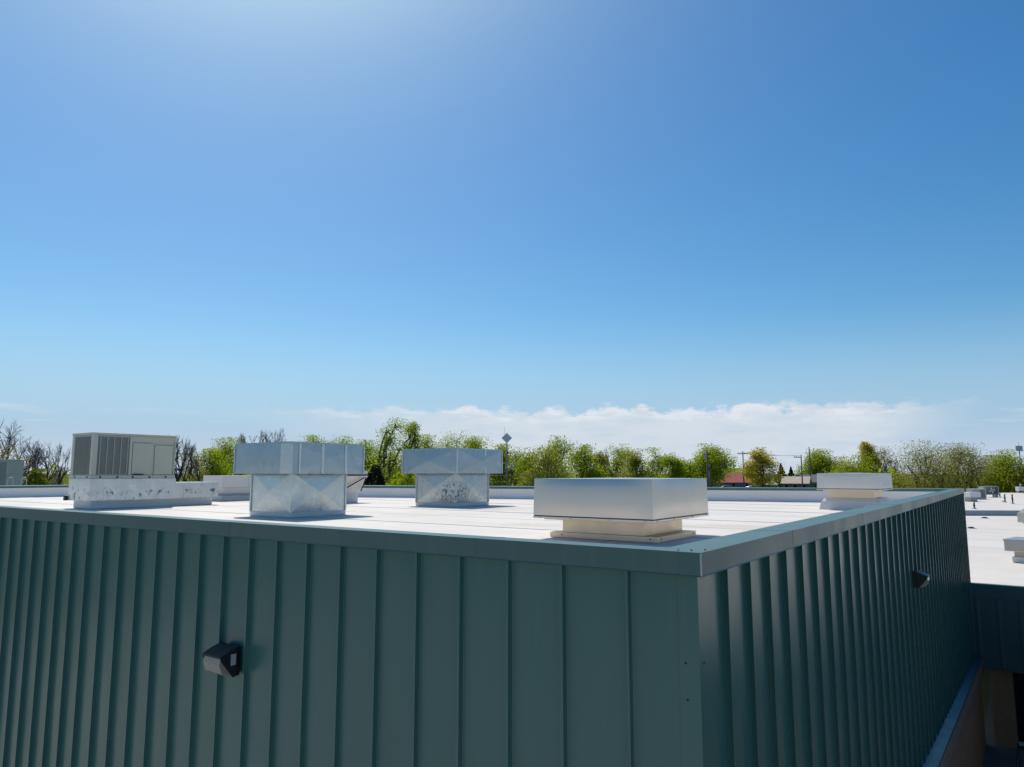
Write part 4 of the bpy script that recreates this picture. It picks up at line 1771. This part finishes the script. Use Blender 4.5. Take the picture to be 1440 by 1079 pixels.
def make_tree(X, Z, H, W, kind, label, seed):
    rg = np.random.default_rng(seed)
    root = thing(NAMES.get(kind, 'leafy_tree'), label, 'bush' if kind in ('bush', 'dark', 'hedge') else 'tree', (X, Z, ground_z(X, Z)))
    segs = []
    if kind in ('bush', 'dark', 'hedge'):
        n = {'bush': 5200, 'dark': 5200, 'hedge': 3800}[kind]
        u_ = rg.normal(size=(n, 3))
        u_ /= np.linalg.norm(u_, axis=1)[:, None]
        rr = rg.uniform(.80, 1.0, size=(n, 1))
        lump = 1 + .07 * np.sin(u_[:, :1] * 7 + 1) * np.cos(u_[:, 2:3] * 8)
        if kind == 'hedge':
            lump = 1 + .22 * np.sin(u_[:, :1] * 6 + seed) * np.cos(u_[:, 1:2] * 5)
        c = u_ * rr * lump * np.array([W / 2, W / 2, H * .56]) + np.array([0, 0, H * .44])
        c[:, 2] = np.maximum(c[:, 2], .1)
        me = quad_cloud('crown', c, rg.uniform(.10, .18, n), rg.uniform(0, 1, n), rg)
        me.materials.append(M[{'bush': 'leaf_bush', 'dark': 'leaf_dark', 'hedge': 'leaf_spring'}[kind]])
        link('crown', me, root)
        limb(segs, (0, 0, 0), (0, 0, H * .5), .15, .08, rg)
        for k in range(5):
            a = rg.uniform(0, 6.28)
            limb(segs, (0, 0, H * .2), (math.cos(a) * W * .3, math.sin(a) * W * .3, H * .6), .07, .03, rg)
        me = branch_mesh('trunk', segs)
        me.materials.append(M['bark'])
        link('trunk', me, root)
        return root
    if kind == 'fir':
        n = 3400
        f = rg.uniform(0, 1, n) ** .7
        z = H * (.08 + .92 * (1 - f))
        rad = W / 2 * f * (1 + .18 * np.sin(f * 40)) * np.sqrt(rg.uniform(.15, 1, n))
        a = rg.uniform(0, 6.283, n)
        c = np.stack([rad * np.cos(a), rad * np.sin(a), z], axis=1)
        me = quad_cloud('crown', c, rg.uniform(.18, .34, n), rg.uniform(0, 1, n), rg)
        me.materials.append(M['leaf_fir'])
        link('crown', me, root)
        limb(segs, (0, 0, 0), (0, 0, H * .95), .22, .04, rg, 5, .01)
        me = branch_mesh('trunk', segs)
        me.materials.append(M['bark'])
        link('trunk', me, root)
        return root
    if kind == 'bare':
        tips = []
        stems = 1 if rg.random() < .5 else 2
        for s in range(stems):
            lean = rg.normal(size=3) * .12
            d = np.array([lean[0] + (s - .5) * .5 * (stems - 1), lean[1], 1.0])
            d /= np.linalg.norm(d)
            twig_tree(segs, np.array([0., 0., 0.]), d, H * .30, H * .018, 5, rg, .46, tips, W, H)
        # scale to the measured height and width
        zmax = max(max(s[0][2], s[1][2]) for s in segs)
        xs = np.array([s[1][0] for s in segs])
        xr = np.percentile(np.abs(xs - np.median(xs)), 96)
        k = np.array([min(1.6, W / 2 / xr), min(1.6, W / 2 / xr), H / zmax])
        segs = [(s[0] * k, s[1] * k, s[2], s[3]) for s in segs]
        tips = [p * k for p in tips]
        me = branch_mesh('trunk', [s for s in segs if s[2] > .05], 5)
        me.materials.append(M['bark'])
        link('trunk', me, root)
        me = branch_mesh('twigs', [s for s in segs if s[2] <= .05], 3)
        me.materials.append(M['bark_grey'])
        link('twigs', me, root)
        return root
    nl, nleaf, ls, cb, lr, fill, lm, bk = SPEC[kind]
    ls = ls * Z / 118.0 if Z > 118 else ls
    zc0, zc1 = H * cb, H
    lobes = []
    for i in range(nl):
        for _ in range(30):
            f = (i + rg.uniform(.1, .9)) / nl
            zz = zc0 + (zc1 - zc0) * f
            # envelope: widest a little below the middle, narrow at the top
            e = math.sin(math.pi * min(1, .20 + .74 * f)) ** .8
            a = rg.uniform(0, 6.283)
            rr = W / 2 * e * math.sqrt(rg.uniform(.06, 1)) * .78
            p = np.array([math.cos(a) * rr, math.sin(a) * rr, zz])
            if all(np.linalg.norm((p - q[0]) * np.array([1, 1, .8])) > W * lr * .60 for q in lobes):
                break
        lobes.append((p, W * lr * rg.uniform(.75, 1.2)))
    zt_ = max(p[2] + r * .95 for p, r in lobes)
    lobes = [(np.array([p[0], p[1], p[2] - (zt_ - H) * (p[2] / zt_)]), r) for p, r in lobes]
    lobes = [(np.array([p[0], p[1], min(p[2], H - r * rg.uniform(.7, 1.0))]), r) for p, r in lobes]
    # trunk and limbs
    lean = np.array([rg.uniform(-.10, .10) * W, rg.uniform(-.1, .1) * W, 0])
    if kind == 'tall':
        lean = np.array([-.22 * W, 0, 0])
    nst = 4 if kind == 'willow' else (2 if kind in ('thin', 'bud', 'olive') and rg.random() < .6 else 1)
    r0 = (.036 if kind == 'willow' else .028 if kind == 'tall' else .022) * H / math.sqrt(nst)
    stems = []
    for s in range(nst):
        base = np.array([(s - (nst - 1) / 2) * .5, rg.uniform(-.3, .3), 0])
        off = np.array([(s - (nst - 1) / 2) * W * .16, rg.uniform(-.1, .1) * W, 0])
        pts = limb(segs, base, lean + off + np.array([0, 0, H * .62]), r0, r0 * .45, rg, 7, .045)
        stems.append(pts)
    cl, ct = [], []
    for p, r in lobes:
        st = stems[int(np.argmin([np.linalg.norm(s[-1][:2] - p[:2]) for s in stems]))]
        j = int(np.clip(round((p[2] / H - .18) / .62 * 7 - 1), 1, 7))
        limb(segs, st[j], p, r0 * .42, r0 * .16, rg, 4, .10, .04)
        m = 11
        for k in range(m):
            dv = rg.normal(size=3)
            dv /= np.linalg.norm(dv)
            c = p + dv * r * rg.uniform(.35, 1.0) * np.array([1, 1, .85])
            if c[2] > H:
                c[2] = H - rg.uniform(0, .3)
            limb(segs, p, c, r0 * .13, .018, rg, 2, .12)
            cl.append(c)
            ct.append((rg.uniform(0, 1), r))
    cl = np.array(cl)
    idx = rg.integers(0, len(cl), nleaf)
    sd = np.array([ct[i][1] for i in idx]) * .30 * fill / .55
    pos = cl[idx] + np.clip(rg.normal(size=(nleaf, 3)), -1.7, 1.7) * sd[:, None] * np.array([1, 1, .9])
    ov = pos[:, 2] > H
    pos[ov, 2] = H - (pos[ov, 2] - H) - np.abs(rg.normal(size=int(ov.sum()))) * .25
    pos[:, 2] = np.maximum(pos[:, 2], .3)
    tone = np.array([ct[i][0] for i in idx]) * .7 + rg.uniform(0, .3, nleaf)
    me = quad_cloud('crown', pos, rg.uniform(.6, 1.25, nleaf) * ls, tone, rg)
    me.materials.append(M[lm])
    link('crown', me, root)
    me = branch_mesh('trunk', segs, 5)
    me.materials.append(M[bk])
    link('trunk', me, root)
    return root


TREES = [
(-74.2, 105.0, 15.2, 7.7, 'bare', 'tall bare tree cut off at the far left above the half-seen grey unit'),
(-64.3, 92.0, 11.0, 7.1, 'bud', 'brown budding tree right behind the half-seen grey unit at far left'),
(-68.4, 104.0, 11.9, 5.1, 'bare', 'bare tree with wide twigs rising above the round green bush'),
(-59.3, 96.0, 11.7, 4.8, 'bare', 'bare dark-trunked tree just left of the large rooftop air conditioner'),
(-75.1, 120.0, 7.8, 5.6, 'bud', 'low olive thicket between the round bush and the large rooftop air conditioner'),
(-57.8, 88.0, 8.2, 3.5, 'bush', 'round dark green bush beyond the left roof edge'),
(-43.7, 96.0, 13.0, 4.0, 'bare', 'bare dark tree just right of the large rooftop air conditioner'),
(-43.6, 99.0, 10.4, 5.1, 'bud', 'brown budding tree low behind the bare tree right of the air conditioner'),
(-43.4, 104.0, 11.0, 5.3, 'leafy', 'lower green tree standing between the bare tree and the nearer galvanised hood'),
(-44.3, 112.0, 12.8, 6.3, 'leafy', 'taller green tree touching the left side of the nearer galvanised hood'),
(-56.2, 150.0, 14.7, 3.6, 'bare', 'leftmost of the three bare crowns peeping above the nearer galvanised hood'),
(-52.8, 152.0, 15.5, 4.2, 'bare', 'middle of the three bare crowns peeping above the nearer galvanised hood'),
(-48.9, 154.0, 16.1, 5.5, 'bare', 'rightmost and widest of the three bare crowns above the nearer galvanised hood'),
(-35.8, 132.0, 13.7, 7.1, 'thin', 'thin green treetop just showing above the middle of the nearer galvanised hood'),
(-30.9, 130.0, 13.7, 6.7, 'thin', 'thin green treetop above the right half of the nearer galvanised hood'),
(-20.9, 104.0, 12.4, 5.6, 'leafy', 'green tree touching the right side of the nearer galvanised hood'),
(-15.7, 92.0, 14.9, 6.2, 'tall', 'tall airy green tree with a dark leaning trunk between the galvanised hoods'),
(-13.3, 95.0, 14.6, 4.4, 'tall', 'second airy green tree, right beside the tall leaning one between the hoods'),
(-16.8, 108.0, 10.6, 7.6, 'leafy', 'low bright green tree behind the leaning dark trunk'),
(-15.9, 84.0, 8.9, 3.0, 'dark', 'dark domed bush at the foot of the tall leaning tree'),
(-12.3, 86.0, 8.2, 5.6, 'hedge', 'low yellow green shrub right of the dark leaning trunk'),
(-13.2, 116.0, 13.6, 6.2, 'leafy', 'green tree showing above the left half of the farther galvanised hood'),
(-10.1, 124.0, 14.6, 6.7, 'thin', 'sparse green tree showing above the middle of the farther galvanised hood'),
(-6.6, 130.0, 13.7, 6.1, 'leafy', 'green treetop above the right half of the farther galvanised hood'),
(-2.0, 112.0, 12.0, 4.4, 'leafy', 'narrow green tree directly behind the diamond sign pole'),
(0.6, 110.0, 11.8, 5.9, 'thin', 'loose green tree just right of the diamond sign pole'),
(2.9, 106.0, 10.6, 4.5, 'leafy', 'low green tree left of the big rounded green tree'),
(4.0, 92.0, 11.2, 6.0, 'olive', 'rounded olive tree in front of the tallest green tree at the middle'),
(6.9, 112.0, 13.3, 7.6, 'leafy', 'tallest green tree in the clump above the shiny square hood'),
(10.0, 104.0, 11.8, 6.1, 'leafy', 'broad green tree above the middle of the shiny square hood'),
(13.0, 108.0, 10.9, 4.3, 'olive', 'olive green tree at the right end of the clump above the shiny hood'),
(14.9, 116.0, 11.7, 2.1, 'bare', 'slender bare tree in the gap above the shiny square hood'),
(17.2, 114.0, 12.1, 5.1, 'thin', 'upright green tree with several dark stems right of the slender bare tree'),
(18.4, 108.0, 11.2, 4.8, 'olive', 'yellowish olive tree between the many-stemmed tree and the forked one'),
(23.0, 116.0, 11.4, 5.7, 'thin', 'forked green tree above the right end of the shiny square hood'),
(24.9, 112.0, 10.6, 4.4, 'leafy', 'small bushy green tree right of the forked green tree'),
(29.0, 120.0, 9.5, 4.5, 'leafy', 'lowest green tree in the row, left of the large round tree by the double pole'),
(32.5, 118.0, 12.1, 6.8, 'dense', 'large round dense green tree behind the double utility pole'),
(51.8, 150.0, 11.5, 6.5, 'gold', 'golden green tree between the red-roofed house and the tan-roofed house'),
(86.3, 232.0, 8.2, 5.5, 'fir', 'dark evergreen tree beyond the tan-roofed house'),
(91.0, 236.0, 7.1, 4.2, 'fir', 'smaller dark evergreen, right of the other evergreen beyond the tan-roofed house'),
(79.3, 260.0, 7.0, 18.2, 'leafy', 'far low green tree behind the ridge of the red-roofed house'),
(96.0, 228.0, 12.8, 11.7, 'leafy', 'bright yellow green tree right of the utility pole by the tan-roofed house'),
(100.5, 226.0, 10.3, 9.0, 'bud', 'brownish budding tree left of the bright tree above the white roof hood'),
(70.7, 150.0, 9.8, 8.8, 'leafy', 'bright green tree above the middle of the white roof hood'),
(77.6, 158.0, 12.5, 4.4, 'gold', 'tall olive gold tree above the right end of the white roof hood'),
(81.7, 160.0, 11.7, 6.4, 'bud', 'tall budding brown tree right beside the olive gold tree'),
(80.0, 150.0, 9.4, 6.8, 'bare', 'low bare grey tree left of the large many-limbed tree'),
(74.1, 140.0, 6.4, 9.2, 'olive', 'low olive thicket just right of the white roof hood'),
(77.2, 134.0, 12.4, 13.2, 'willow', 'large many-limbed olive tree above the far end of the green roof coping'),
(85.8, 138.0, 11.9, 10.0, 'willow', 'tall olive tree leaning right beside the large many-limbed tree'),
(92.5, 142.0, 10.3, 5.6, 'bare', 'bare twiggy tree between the leaning olive tree and the far-right trees'),
(96.8, 146.0, 9.3, 7.8, 'olive', 'olive green tree above the distant grey roof unit with the open fan'),
(97.2, 142.0, 10.5, 7.6, 'thin', 'loose green tree near the right edge, left of the floodlight pole'),
(99.7, 140.0, 8.9, 9.2, 'olive', 'olive green tree cut off by the right edge above the white low roof'),
(92.7, 152.0, 4.6, 16.0, 'olive', 'low olive brush at the feet of the many-limbed trees'),
(102.5, 150.0, 5.1, 14.7, 'olive', 'low dark olive brush along the back edge of the white low roof'),
]
for i, row in enumerate(TREES):
    make_tree(*row, 100 + i)

# low scrub and far wood that closes the gaps between the trunks, nobody could count it
rg = np.random.default_rng(77)
n = 52000
ang = rg.uniform(-.72, .76, n)
rad = rg.uniform(165, 330, n)
gx, gy = np.sin(ang) * rad, np.cos(ang) * rad
hh = 2.6 + 2.2 * np.sin(ang * 23) * np.sin(ang * 61 + 1) + 1.2 * np.sin(ang * 140 + rad * .05)
tz = np.array([ground_z(a, b) for a, b in zip(gx, gy)])
keep = ~((ang > .255) & (ang < .41) & (gy < 262))
z = tz + np.abs(rg.normal(size=n)) * np.maximum(hh, .8) * .62
c = np.stack([gx, gy, z], axis=1)[keep]
me = quad_cloud('far_scrub', c, rg.uniform(.35, .75, len(c)), rg.uniform(0, 1, len(c)), rg)
me.materials.append(M['leaf_spring'])
o = link('far_scrub', me)
o['kind'] = 'stuff'
